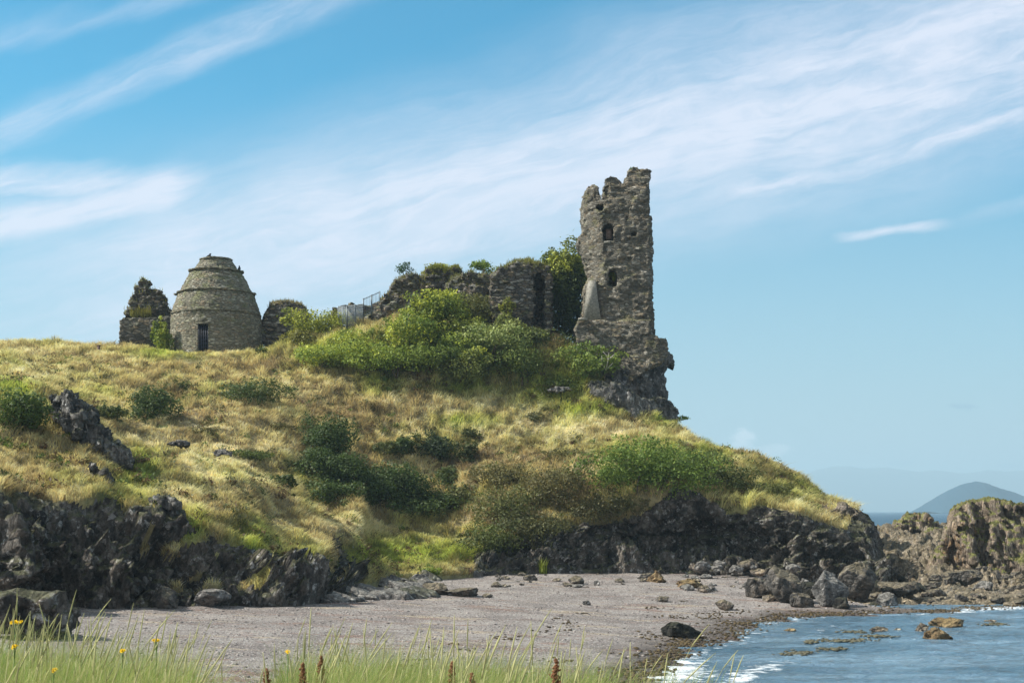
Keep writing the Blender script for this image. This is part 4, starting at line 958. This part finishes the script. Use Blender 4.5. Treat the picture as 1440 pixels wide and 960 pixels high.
# ------------------------------------------------------------------ vegetation
def blades(name, base, h, w, lean, col, mat, segs=2, tipcol=None, curve=.35, kind='stuff', az=None, parent=None, origin=None, label=None, cat=None):
    n = len(base); az = rng.random(n)*2*np.pi if az is None else az; la = rng.random(n)*2*np.pi
    s = np.linspace(0, 1, segs+1); wd = np.stack([np.cos(az), np.sin(az), 0*az], -1)
    ld = np.stack([np.cos(la), np.sin(la), 0*la], -1) if np.ndim(lean) == 1 else None
    lv = ld*lean[:, None] if ld is not None else lean
    V = []; C = []
    for k, t in enumerate(s):
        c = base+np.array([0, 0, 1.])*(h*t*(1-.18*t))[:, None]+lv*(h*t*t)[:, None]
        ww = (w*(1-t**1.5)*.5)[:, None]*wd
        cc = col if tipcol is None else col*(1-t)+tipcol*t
        if k < segs: V += [c-ww, c+ww]; C += [cc, cc]
        else: V += [c]; C += [cc]
    V = np.stack(V, 1); C = np.stack(C, 1); m_ = V.shape[1]; o = np.arange(n)[:, None]*m_
    q = np.concatenate([(o+np.array([[2*k, 2*k+1, 2*k+3, 2*k+2]])) for k in range(segs-1)]) if segs > 1 else None
    t = o+np.array([[2*segs-2, 2*segs-1, 2*segs]])
    ob = mesh(name, V.reshape(-1, 3), q, t, mat=mat, col=C.reshape(-1, 3), parent=parent, origin=origin)
    if kind: ob['kind'] = kind
    if label: tag(ob, label, cat)
    return ob
# grass on the hill: sample the turf faces
fq = Q[~fr]; a_, b_, c_, d_ = (V1[fq[:, k]] for k in range(4))
ar = np.linalg.norm(np.cross(c_-a_, d_-b_), axis=1)/2; cen = (a_+b_+c_+d_)/4
pxc = 720+F*cen[:, 0]/cen[:, 1]; pyc = HZ-F*(cen[:, 2]-CAM_Z)/cen[:, 1]
rowf = (rowp[:-1, :-1]).ravel()[~fr]
vis = (cen[:, 1] < 99.5) & (pxc > -120) & (pxc < 1245) & (cen[:, 2] > .9) & (rowf < 9.35)
wgt = ar*vis*(60/cen[:, 1])**1.2; NB = 430000
pick = rng.choice(len(fq), NB, p=wgt/wgt.sum()); uu = rng.random((NB, 2))
pos = (a_[pick]*(1-uu[:, :1])+b_[pick]*uu[:, :1])*(1-uu[:, 1:])+(d_[pick]*(1-uu[:, :1])+c_[pick]*uu[:, :1])*uu[:, 1:]
px_, py_ = pxc[pick], pyc[pick]
tc_ = turfcol(px_, py_, pos); clump = fbm(pos[:, 0]*1.5, pos[:, 1]*1.5, pos[:, 2]*1.5, 201, 2); c2_ = fbm(pos[:, 0]*.45, pos[:, 1]*.45, pos[:, 2]*.45, 203, 2)
hgt = (.27+.30*clump+.16*c2_+.12*rng.random(NB)); tr_, tf1, _t = cells(pos[:, 0]*1.25, pos[:, 1]*1.25, pos[:, 2]*1.25, 207)
hgt = hgt*(.45+1.15*np.clip(1-tf1*1.25, 0, 1)); tc_ = tc_*(.74+.55*tr_[:, None])*(.78+.5*np.clip(1-tf1, 0, 1))[:, None]
hgt = np.clip(hgt, .06, .8)*np.clip(cen[pick, 1]/75, .75, 1.1)
hgt *= np.where((rowf[pick] > 8.3) & (px_ > 160) & (px_ < 380), .75, 1)
gr = patch(px_, py_, STRAW); hgt *= 1-.25*np.clip(gr, 0, 1)
rimd = np.abs(rowf[pick]-lim.reshape(-1)[(fq[:, 0])][pick])
hgt *= 1+.5*np.exp(-(rimd/.35)**2)
jit = .72+.6*rng.random((NB, 1)); hue = rng.random((NB, 1))
tc_ = tc_*jit*(1+(hue-.5)*np.array([[.25, 0, -.2]]))
wind = np.array([.12, -.05, 0.])
nr_ = np.cross(c_-a_, d_-b_)[pick]; nr_ /= np.linalg.norm(nr_, axis=1)[:, None]+1e-9; nr_ *= np.sign(nr_[:, 2:3]+1e-9)
lean = wind+rng.normal(size=(NB, 3))*np.array([.36, .36, .05])+nr_*np.array([.7, .7, 0]) 
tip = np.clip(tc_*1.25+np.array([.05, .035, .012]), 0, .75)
wid = (.030+.022*rng.random(NB))*cen[pick, 1]/80
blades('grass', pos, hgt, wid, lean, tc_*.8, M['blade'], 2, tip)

# low heath, dead bracken and dock among the grass (uncountable)
hw = ar*vis*(60/cen[:, 1])*(rowf < 8.2)*np.clip(.12+.9*np.maximum(patch(pxc, pyc, BROWN), .7*patch(pxc, pyc, GREEN))+.9*fbm(cen[:, 0]*.5, cen[:, 1]*.5, cen[:, 2]*.5, 211, 3), 0, 1)**1.6
HN = 1500; hk = rng.choice(len(fq), HN, p=hw/hw.sum()); hc = cen[hk]; hr = .16+.42*rng.random(HN)**2; hcol = np.array([[.12, .075, .04], [.07, .085, .025], [.10, .10, .035], [.17, .12, .06], [.10, .15, .03]])[rng.integers(0, 5, HN)]
HL = 46; dh = rng.normal(size=(HN, HL, 3)); dh /= np.linalg.norm(dh, axis=2)[..., None]; ph = (hc[:, None]+dh*hr[:, None, None]*np.array([1, .8, .75])*(.5+.6*rng.random((HN, HL, 1)))+np.array([0, 0, .10])+0).reshape(-1, 3)
nn = rng.normal(size=ph.shape); nn /= np.linalg.norm(nn, axis=1)[:, None]; h1 = np.cross(nn, rng.normal(size=ph.shape)); h1 /= np.linalg.norm(h1, axis=1)[:, None]; h2 = np.cross(nn, h1)
hs = (.05+.06*rng.random(len(ph)))[:, None]; hV = np.stack([ph-h1*hs*.9, ph+h2*hs*.35, ph+h1*hs*.9, ph-h2*hs*.35], 1).reshape(-1, 3)
hcc = np.repeat(hcol, HL, 0)*(.6+.8*rng.random((len(ph), 1)))
tag(mesh('heath', hV, np.arange(len(hV)).reshape(-1, 4), mat=M['leaf'], col=np.repeat(hcc, 4, 0)), kind='stuff')

# shrubs built from leaf clumps
def bush(name, px, py, w, h, Y=None, col=(.07, .10, .02), tip=None, n=2600, leaf=.10, label='', cat='bush', depth=.8, seed=0, blobs=9, group=None, sink=.2, stems=4, elong=1.6, kind=None, extra=None, top=.45):
    r = np.random.default_rng(1000+seed)
    if col == DG: w, h, n = w*1.22, h*1.22, int(n*1.4)
    if Y is None:
        g = ground(px, py+h*.42, 6); Y = g[1]
    k = Y/F; cen0 = P(px, py, Y); W_, H_ = w*k/2*1.1, h*k/2*1.1; Dp = W_*depth if W_ < 3 else 2.2*depth
    cen0[1] += Dp*.3
    base = np.array([cen0[0], cen0[1], cen0[2]-H_*1.0])
    root = empty(name, base, label, cat, group)
    C = []; 
    for b in range(blobs):
        th = r.random()*2*np.pi; rr = math.sqrt(r.random())*.80; zz = (r.random()*2-1)*.72*math.sqrt(max(0, 1-rr*rr))-.12
        if b == 0: rr = 0; zz = .1
        C.append((cen0+np.array([math.cos(th)*rr*W_, math.sin(th)*rr*Dp, zz*H_*(1-.3*rr)]), np.array([W_, Dp, H_])*(.36+.20*r.random())))
    # satellites give the outline its bumps
    for b in range(blobs*3):
        p, s = C[r.integers(0, blobs)]; d = r.normal(size=3); d[2] = abs(d[2])*.9-.35; d /= np.linalg.norm(d)
        C.append((p+d*s*(.9+.35*r.random()), s*(.16+.30*r.random())*np.array([1, 1, .8+.7*r.random()])))
    wts = np.array([s[0]*s[2]+s[1]*s[2] for _, s in C])**.9; wts /= wts.sum(); wh = r.choice(len(C), n, p=wts)
    cc = np.array([p for p, _ in C])[wh]; ss = np.array([s for _, s in C])[wh]
    d = r.normal(size=(n, 3)); d /= np.linalg.norm(d, axis=1)[:, None]; rad = (.55+.5*r.random((n, 1))**.6)
    pos = cc+d*ss*rad*np.where(r.random((n, 1)) < .10, 1+.5*r.random((n, 1)), 1)
    pos[:, 2] = np.maximum(pos[:, 2], base[2]-H_*sink)
    clm = r.random(len(C))[wh][:, None]; lc = np.array(col)*1.45*(.6+.7*r.random((n, 1)))
    if tip is not None:
        up = np.clip((pos[:, 2:3]-cen0[2])/H_*.5+.5, 0, 1); mixf = np.clip((clm-.25)*1.2+.5*(r.random((n, 1))-.5), 0, 1)*np.where(r.random((n, 1)) < .25+top, 1, .2)
        lc = lc*(1-mixf)+np.array(tip)*1.3*(.7+.5*r.random((n, 1)))*mixf
    nrm = d*.9+r.normal(size=(n, 3))*.7+np.array([0, 0, .35]); nrm /= np.linalg.norm(nrm, axis=1)[:, None]
    t1 = np.cross(nrm, r.normal(size=(n, 3))); t1 /= np.linalg.norm(t1, axis=1)[:, None]; t2 = np.cross(nrm, t1)
    sz = (leaf*(.6+.8*r.random(n)))[:, None]
    a = pos-t1*sz*elong*.5; b_ = pos+t2*sz*.38; c_ = pos+t1*sz*elong*.5+nrm*sz*.12; e_ = pos-t2*sz*.38
    V = np.stack([a, b_, c_, e_], 1).reshape(-1, 3); q = np.arange(n*4).reshape(n, 4)
    mesh('foliage', V, q, mat=M['leaf'], parent=root, origin=base, col=np.repeat(lc, 4, 0))
    s = MB()
    for j in range(stems):
        p, _ = C[(j*3) % len(C)]; b0 = base+np.array([r.normal()*.12*W_, r.normal()*.12*Dp, -.25]); mid = (b0*.5+p*.5)+r.normal(size=3)*.1*W_
        s.tube([b0, mid, p], [.02+.03*H_, .018+.018*H_, .008], 5)
    if stems: s.build('branches', M['bark'], root, base)
    return root
YG = (.42, .44, .06); BG = (.27, .33, .06); DG = (.042, .066, .018); MG = (.12, .17, .03); OL = (.11, .115, .035)
B = [ # px,py,w,h,Y,col,tip,n,leaf,label
 (452,451,80,54,91,(.10,.12,.02),YG,5200,.10,'round yellow green bush on the hilltop right of the dovecote'),
 (420,473,58,36,90,(.12,.12,.035),(.24,.23,.05),3000,.10,'low olive bush at the left foot of the round hilltop bush'),
 (366,497,22,28,90,(.03,.045,.015),MG,700,.10,'small dark shrub at the right foot of the dovecote'),
 (228,470,26,60,92.2,(.09,.13,.02),YG,1700,.12,'bright ivy bush between the gable ruin and the dovecote'),
 (798,374,66,86,91.5,(.08,.10,.02),YG,8200,.15,'tall yellow green bush growing against the tower'),
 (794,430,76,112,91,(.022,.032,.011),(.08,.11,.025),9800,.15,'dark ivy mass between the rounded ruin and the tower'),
 (830,440,20,60,88.8,(.08,.11,.02),YG,900,.12,'thin bright shrub at the left edge of the tower'),
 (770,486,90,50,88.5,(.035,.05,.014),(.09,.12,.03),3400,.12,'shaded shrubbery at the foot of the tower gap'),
 (825,503,84,52,86,(.08,.12,.025),(.24,.29,.06),4600,.12,'leafy green shrub below the left side of the tower'),
 (610,430,80,54,88,(.085,.12,.018),YG,5200,.11,'upper bright hawthorn bush before the turf topped ruin'),
 (575,466,84,56,86.6,(.08,.12,.018),YG,5200,.11,'left bright green bush on the slope below the ruins'),
 (640,478,80,52,86.4,(.10,.14,.025),(.30,.35,.06),4600,.11,'middle dark and bright bush below the ruins'),
 (668,430,66,54,88.8,(.075,.085,.03),(.18,.17,.05),3800,.10,'olive brown bush against the dark masonry stump'),
 (690,474,84,50,86.5,(.13,.17,.05),(.36,.40,.15),4600,.10,'pale leaved bramble thicket below the tall rounded ruin'),
 (520,496,100,54,86.5,(.13,.18,.03),YG,5200,.10,'bright bramble thicket below the round hilltop bush'),
 (450,500,90,30,87,(.13,.18,.03),YG,3600,.10,'low bramble patch right of the dovecote slope'),
 (740,508,80,50,86,(.07,.10,.025),(.19,.22,.05),3600,.10,'loose green scrub in the middle of the upper slope'),
 (712,428,22,24,88.1,(.12,.13,.03),YG,600,.10,'small yellow green shrub rooted in the ruin face'),
 (569,376,21,17,91.5,(.045,.085,.05),(.09,.15,.09),700,.07,'small windswept tree on top of the sloping ruined wall'),
 (680,376,34,22,91.5,(.07,.12,.02),BG,1100,.09,'green bush sprouting on the ruin top'),
 (617,376,44,12,93,(.15,.16,.03),YG,900,.09,'turf tuft on the turf topped ruined wall'),
 (892,238,12,10,87.8,(.05,.08,.025),(.09,.13,.03),260,.07,'tiny shrub growing on the highest corner of the tower'),
 (861,388,9,16,87.5,(.06,.10,.02),YG,260,.08,'green weeds filling the lower tower opening'),
 (355,549,78,34,None,DG,OL,3600,.09,'wide dark gorse bush left of centre on the slope'),
 (217,570,60,48,None,DG,(.07,.10,.03),3200,.09,'dark gorse bush on the slope below the dovecote'),
 (245,543,34,22,None,DG,OL,1200,.09,'small dark gorse bush just above its larger neighbour'),
 (158,582,44,28,None,DG,OL,1700,.09,'low dark bush behind the jagged rock rib'),
 (20,575,76,64,None,(.05,.08,.02),(.11,.16,.03),4600,.08,'green bracken clump at the left edge of the bluff'),
 (455,614,70,60,None,DG,(.055,.085,.02),4200,.10,'upper part of the dark gorse thicket on the mid slope'),
 (440,652,66,44,None,DG,(.06,.09,.02),3400,.10,'left part of the dark gorse thicket on the mid slope'),
 (486,660,60,50,None,DG,(.055,.085,.02),3400,.10,'right part of the dark gorse thicket on the mid slope'),
 (468,692,76,36,None,DG,(.06,.09,.02),3600,.10,'lowest part of the dark gorse thicket on the mid slope'),
 (568,626,38,34,None,DG,OL,1700,.10,'round dark gorse bush in the centre of the slope'),
 (612,630,50,54,None,(.03,.045,.02),(.06,.08,.03),2800,.10,'bluish dark gorse bush right of the round one'),
 (657,636,36,40,None,(.04,.055,.018),OL,1500,.10,'small dark bush uphill right of the bluish gorse'),
 (660,612,30,22,None,(.05,.06,.02),OL,1000,.09,'brownish low bush at the top edge of the gorse slope'),
 (565,672,92,58,None,DG,(.055,.085,.02),5600,.10,'broad dark gorse thicket above the grassy gully'),
 (585,706,110,40,None,(.035,.055,.014),(.07,.10,.025),4600,.10,'lower dark gorse thicket above the grassy gully'),
 (400,676,36,22,None,(.04,.06,.015),OL,900,.10,'small dark bush beside the grassy bluff crest'),
 (350,638,60,18,None,(.06,.08,.02),(.10,.13,.03),1600,.09,'low green scrub band above the bluff'),
 (756,584,28,18,None,(.07,.075,.035),OL,700,.08,'single grey green tuft in the pale grass below the tower'),
 (905,658,150,86,None,(.07,.11,.02),(.19,.26,.05),12000,.10,'large bright shrub thicket overhanging the right cliff'),
 (862,668,46,40,None,(.09,.13,.02),(.20,.26,.05),2200,.10,'light green shrub at the left end of the cliff thicket'),
 (975,652,104,60,None,(.065,.09,.022),(.14,.18,.04),4800,.10,'olive shrub thicket on the rim right of the bright one'),
 (760,742,84,54,None,(.06,.065,.025),(.12,.115,.04),4600,.09,'dark bracken curtain hanging in front of the cliff left end'),
 (700,668,70,50,None,(.10,.095,.04),(.19,.17,.06),3600,.09,'pale brown bracken at the upper left of the olive thicket'),
 (870,708,70,34,None,(.06,.06,.025),OL,2600,.09,'thin brown scrub along the lip of the dark hollow'),
 (1030,672,80,40,None,(.05,.065,.02),OL,3600,.09,'dark olive scrub on the rim near the skyline'),
 (780,682,90,62,None,(.09,.085,.035),(.17,.15,.055),5200,.09,'brown bracken thicket above the cliff middle'),
 (720,712,92,66,None,(.08,.09,.03),(.15,.155,.05),5200,.09,'olive bracken thicket above the left end of the right cliff'),
 (835,712,80,50,None,(.07,.07,.03),(.14,.12,.045),4000,.09,'brownish scrub hanging over the dark cliff hollow'),
 (690,752,76,46,None,(.055,.07,.02),(.10,.12,.03),3200,.09,'low green scrub at the foot of the bracken by the gully'),
 (601,803,34,15,None,(.10,.14,.02),(.22,.26,.05),1100,.08,'isolated green tuft at the top of the beach'),
 (800,640,60,20,None,(.09,.085,.03),OL,1500,.08,'low brown heath scrub at the pale meadow edge'),
 (936,590,56,18,87,(.10,.14,.02),BG,1700,.09,'bright green growth under the dark rock knob'),
 (600,500,76,42,86,(.12,.16,.03),BG,3400,.10,'bright low scrub between the bramble thicket and the bushes below the ruins'),
 (655,512,80,42,85.8,(.09,.11,.03),(.2,.22,.06),3000,.10,'grassy green scrub under the middle bushes'),
 (785,540,60,26,85.3,(.08,.11,.025),(.17,.2,.05),2200,.10,'low scrub left of the pale rock ledge'),
 (500,470,50,26,90,(.09,.12,.02),BG,2200,.10,'green scrub at the foot of the metal railing'),
 (545,470,50,34,89,(.08,.12,.02),YG,2400,.10,'yellow green scrub at the foot of the sloping wall'),
 (735,470,70,26,87.4,(.07,.09,.025),(.15,.17,.04),2200,.10,'grassy scrub at the foot of the tall rounded ruin'),
 (598,452,58,50,87.2,(.10,.14,.02),YG,3600,.11,'tall yellow green shoots between the upper and left hawthorn bushes'),
 (644,452,64,40,87.4,(.08,.11,.02),YG,3200,.10,'bright bush right under the olive brown one'),
 (492,482,56,42,87.6,(.11,.15,.03),YG,2800,.10,'yellow green bramble mound below the metal fence'),
 (560,505,66,36,85.8,(.09,.13,.02),BG,2800,.10,'ragged green scrub at the lower left edge of the greenery'),
 (625,494,50,30,85.6,(.06,.09,.02),BG,2000,.10,'dark leafy gap filler under the middle bush'),
 (722,456,44,32,87.6,(.09,.11,.03),(.28,.3,.08),1700,.10,'pale shrub at the base of the rounded ruin left of its opening'),
 (668,498,46,30,85.4,(.10,.13,.03),YG,1800,.10,'small yellow green scrub under the pale bramble thicket'),
 (540,630,34,24,None,(.05,.065,.02),OL,1300,.10,'small dark gorse tuft left of the round gorse bush'),
 (520,690,44,36,None,DG,(.06,.09,.02),2400,.10,'dark gorse between the mid slope thicket and the broad one'),
 (625,668,40,34,None,(.05,.07,.02),OL,1900,.10,'olive gorse at the right end of the broad thicket'),
 (1085,690,60,24,None,(.09,.10,.03),OL,1700,.09,'low olive scrub near the seaward end of the rim'),
 (640,700,56,40,None,(.08,.09,.03),OL,2300,.10,'faded olive scrub right of the broad gorse thicket'),
 (290,606,40,16,None,(.09,.08,.035),OL,900,.09,'faint brown heath tuft left of the mid slope thicket'),
 (395,600,40,16,None,(.09,.08,.035),OL,900,.09,'brown heath tuft above the mid slope thicket'),
]
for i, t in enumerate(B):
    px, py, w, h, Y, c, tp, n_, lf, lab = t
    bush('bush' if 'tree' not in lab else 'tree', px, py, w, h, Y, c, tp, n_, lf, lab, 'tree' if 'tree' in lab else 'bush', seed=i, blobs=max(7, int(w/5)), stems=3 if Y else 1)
# leafy plants at the cliff foot
def leafy(px, pyb, w, h, label, seed, col=(.13, .17, .025), Y=None):
    p = beachpos(px, pyb) if Y is None else P(px, pyb, Y); k = p[1]/F; n = 60
    e = empty('plant', p, label, 'plant'); a = rng.random(n)*2*np.pi; r = rng.random(n)*w*k*.3
    base = p+np.stack([np.cos(a)*r, np.sin(a)*r, 0*a], -1)
    cl_ = np.array(col)*(.7+.6*rng.random((n, 1)))
    blades('leaves', base, h*k*(.4+.7*rng.random(n)), np.full(n, .05), rng.random(n)*.5, cl_, M['leaf'], 3, cl_*1.3, kind=None, parent=e, origin=p)
leafy(717, 800, 16, 26, 'upright green plant at the foot of the bracken scrub', 1); leafy(763, 806, 20, 28, 'bright yellow green plant at the cliff foot', 2, (.2, .24, .03)); leafy(700, 797, 12, 16, 'small green plant left of the upright one', 3); leafy(738, 803, 12, 16, 'small green plant between the two taller ones', 4)
# bleached dead branch below the tower
s = MB(); p0 = P(852, 520, 85.4)
for (a, b_) in (((0, 0), (-10, -14)), ((-4, -6), (-14, -8)), ((0, 0), (4, -24)), ((3, -14), (-4, -26)), ((3, -14), (12, -22)), ((-7, -10), (-6, -20)), ((0, 0), (10, -10))):
    q0 = P(852+a[0], 520+a[1], 85.4); q1 = P(852+b_[0], 520+b_[1], 85.2); s.tube([q0, (q0+q1)/2+[.05, .03, .04], q1], [.04, .03, .012], 5)
tag(s.build('dead_branch', M['deadwood'], origin=p0), 'bleached dead branches in the shrub below the tower', 'branch')

# turf fringe on ruin tops and tower moss (blades, one child part per ruin)
def topturf(root, v, q, n, col=(.17, .165, .04), zmin=None, h=.3, nz=.55):
    nf = np.cross(v[q[:, 2]]-v[q[:, 0]], v[q[:, 3]]-v[q[:, 1]]); nf /= np.linalg.norm(nf, axis=1)[:, None]+1e-9; c = v[q].mean(1)
    okf = np.where((nf[:, 2] > nz) & (c[:, 2] > (zmin or -9)))[0]
    if len(okf) == 0: return
    k = rng.choice(okf, n); p = c[k]+rng.normal(size=(n, 3))*.04
    cc = np.array(col)*(.6+.8*rng.random((n, 1)))
    blades('turf', p, h*(.4+.8*rng.random(n)), np.full(n, .04), rng.random(n)*.7, cc, M['blade'], 2, cc*1.35, kind=None, parent=root, origin=root.location)
for i, (root, v, q) in enumerate(rw[:5]):
    topturf(root, v, q, (1600, 3600, 1600, 3400, 900)[i], zmin=v[:, 2].max()-(1.8, 1.3, 1.2, 1.1, .5)[i], col=((.17, .15, .045), (.18, .18, .04), (.13, .13, .04), (.16, .16, .04), (.2, .17, .08))[i], h=.26)
topturf(gb, gtv[0], gtv[1], 500, (.2, .19, .04), h=.3)
p = []; 
for _ in range(700): p.append(P(183+random.random()*30, 447-random.random()*3-abs(random.gauss(0, 4)), 94.1+random.random()*.6))
p = np.array(p); cc = np.array((.2, .19, .04))*(.6+.8*rng.random((700, 1)))
blades('turf', p, .25+.3*rng.random(700), np.full(700, .04), rng.random(700)*.5, cc, M['blade'], 2, cc*1.3, kind=None, parent=gb, origin=gb.location)

# ------------------------------------------------------------------ foreground dune grass
def gzs(a, b): return gz(np.atleast_1d(np.asarray(a, float)), np.atleast_1d(np.asarray(b, float)))
N = 64000; fx = rng.random(N)*1240-60; fY = 5.2+rng.random(N)*3.4
hmax = np.interp(fx, [-60, 0, 60, 120, 200, 240, 290, 330, 375, 400, 460, 540, 600, 680, 760, 850, 960, 1010, 1040], [870, 880, 884, 888, 893, 905, 935, 960, 940, 905, 893, 898, 903, 908, 915, 925, 935, 940, 1000])
dens = np.interp(fx, [-60, 0, 150, 230, 270, 320, 370, 400, 520, 640, 760, 880, 1000, 1020, 1030], [1, 1, 1, .9, .4, .10, .25, .85, 1, .9, .6, .3, .14, .08, 0])
dens = dens*np.clip(1.0+1.0*vn(fx*.03, fY*1.2, 0*fx, 5), .15, 1.4)
ok = rng.random(N) < dens; fx, fY, hmax = fx[ok], fY[ok], hmax[ok]; N = len(fx)
X_ = (fx-720)/F*fY; g = gz(X_, fY); base = np.stack([X_, fY, g], -1)
top = CAM_Z+(HZ-(hmax-16+rng.normal(size=N)*17))/F*fY
tall = rng.random(N) < .6
hh = np.clip(top-g, .25, 1.15); hh *= np.where(tall, .9+.1*rng.random(N), .45+.45*rng.random(N)); 
t_ = rng.random((N, 1)); cb = np.array([.12, .22, .045])*(1-t_)+np.array([.27, .33, .09])*t_
straw = rng.random((N, 1)) < .24; cb = np.where(straw, np.array([.42, .35, .17]), cb)*(.50+.95*rng.random((N, 1))**1.3)
ct = cb*1.05+np.array([.07, .07, .03])
lean = np.stack([.10+.22*rng.normal(size=N), .15*rng.normal(size=N), 0*fx], -1)
blades('dune_grass', base, hh, .0020+.0024*rng.random(N), lean, cb, M['blade'], 4, ct)
# seed heads of the tall marram: thicker pale spikes
n_ = 300; k = rng.choice(N, n_, p=(np.clip(hh-.3, 0.01, 9)/np.clip(hh-.3, .01, 9).sum())); mb = MB()
for i in k:
    h_ = hh[i]*1.06; b0 = base[i]; l = np.array([.12+.12*random.gauss(0, 1), .08*random.gauss(0, 1), 0])
    f = lambda t: b0+np.array([0, 0, h_*t*(1-.06*t)])+l*h_*t*t
    mb.tube([f(0), f(.45), f(.8)], [.0014, .0012, .0012], 4); mb.tube([f(.8), f(.85), f(.95), f(1.02)], [.0016, .0030, .0028, .0008], 5)
mb.build('marram_spikes', flat('marram seed head', (.40, .38, .17), .8, .25)); bpy.data.objects['marram_spikes']['kind'] = 'stuff'
# yellow ragwort flowers
def ragwort(px, py, Y, rad, label, nfl=7):
    p = P(px, py, Y); g = float(gzs(p[0], Y)[0]); e = empty('ragwort', (p[0], Y, g), label, 'flower', 'yellow flowers in the foreground grass'); k = Y/F
    s = MB(); s.tube([(p[0]-.02, Y, g), (p[0]-.01, Y, (g+p[2])/2), p-np.array([0, 0, .01])], [.004, .0035, .003], 5)
    st = s
    for j in range(nfl):
        a = j*2.4; r = rad*k*math.sqrt(j/nfl); c = p+np.array([math.cos(a)*r, math.sin(a)*r*.8, random.random()*.012])
        st.tube([p-np.array([0, 0, .05]), c], [.002, .0015], 4)
        v = [c]; m_ = 11
        for i in range(m_*2):
            an = i/(m_*2)*2*math.pi; rr = (.012 if i % 2 == 0 else .006); v.append(c+np.array([math.cos(an)*rr, math.sin(an)*rr*.6-0.002, math.sin(an)*rr*.7+.002]))
        fl = MB(); fl.add(v, t=[(0, i+1, (i+1) % (m_*2)+1) for i in range(m_*2)]); fl.ell(c+np.array([0, -.002, .003]), (.0045, .0045, .004), 8, 5)
        cols = np.tile(np.array([[.85, .58, .01]]), (fl.n, 1)); cols[23:] = (.62, .34, .01)
        fl.build('flower_head', M['flower'], e, e.location, col=cols)
    st.build('stem', flat('flower stem', (.12, .18, .05), .7), e, e.location)
for (a, b_, Y, r, nf, lab) in ((22,877,7.2,8,9,'topmost yellow flower cluster at the left edge of the grass'),(172,916,6.6,3.5,4,'yellow flower in the middle of the left grass'),(20,911,6.4,4,4,'yellow flower below the topmost cluster at the left edge'),
        (220,902,7.0,4.5,5,'yellow flower at the right side of the left grass'),(75,945,6.0,4,4,'yellow flower low in the left grass near the frame edge'),(405,919,6.8,3.5,3,'lone yellow flower in the middle grass clump')):
    ragwort(a, b_, Y, r, lab, nf)
# brown dock spikes
def dock(px, pyt, Y, label, seed):
    r = np.random.default_rng(seed); p = P(px, pyt, Y); g = float(gzs(p[0], Y)[0]); e = empty('dock_plant', (p[0], Y, g), label, 'plant', 'rusty dock spikes in the foreground grass')
    s = MB(); s.tube([(p[0], Y, g), (p[0]+.01, Y, (g+p[2])/2), p], [.005, .004, .002], 5); s.build('stem', M['wood'], e, e.location)
    v, t = ico(1); n = 420; L = min(.2, p[2]-g); tt = r.random(n); w = .020*(1-tt**2*.8)
    pos = np.stack([p[0]+r.normal(size=n)*w*.6, Y+r.normal(size=n)*w*.6, p[2]-L*(1-tt)], -1)
    V = (v[None]*(.0035+.002*r.random((n, 1, 1)))+pos[:, None]).reshape(-1, 3); T = (t[None]+np.arange(n)[:, None, None]*len(v)).reshape(-1, 3)
    mesh('seed_head', V, tris=T, mat=flat('rusty seeds', (.20, .085, .04), .8, .4), parent=e, origin=e.location)
for i, (a, b_, Y, lab) in enumerate(((636,930,6.2,'rusty dock spike below the middle of the beach'),(782,926,6.0,'tallest rusty dock spike at the right of the grass'),(452,922,6.4,'rusty dock spike in the dense middle grass'),(426,932,6.1,'rusty dock spike left of its taller neighbour in the middle grass'),(375,940,6.0,'short rusty dock spike at the left end of the middle grass'),(664,946,5.9,'short rusty dock spike low at the frame edge right of centre'))):
    dock(a, b_, Y, lab, i)
print('tris approx', sum(len(o.data.polygons) for o in bpy.data.objects if o.type == 'MESH'))
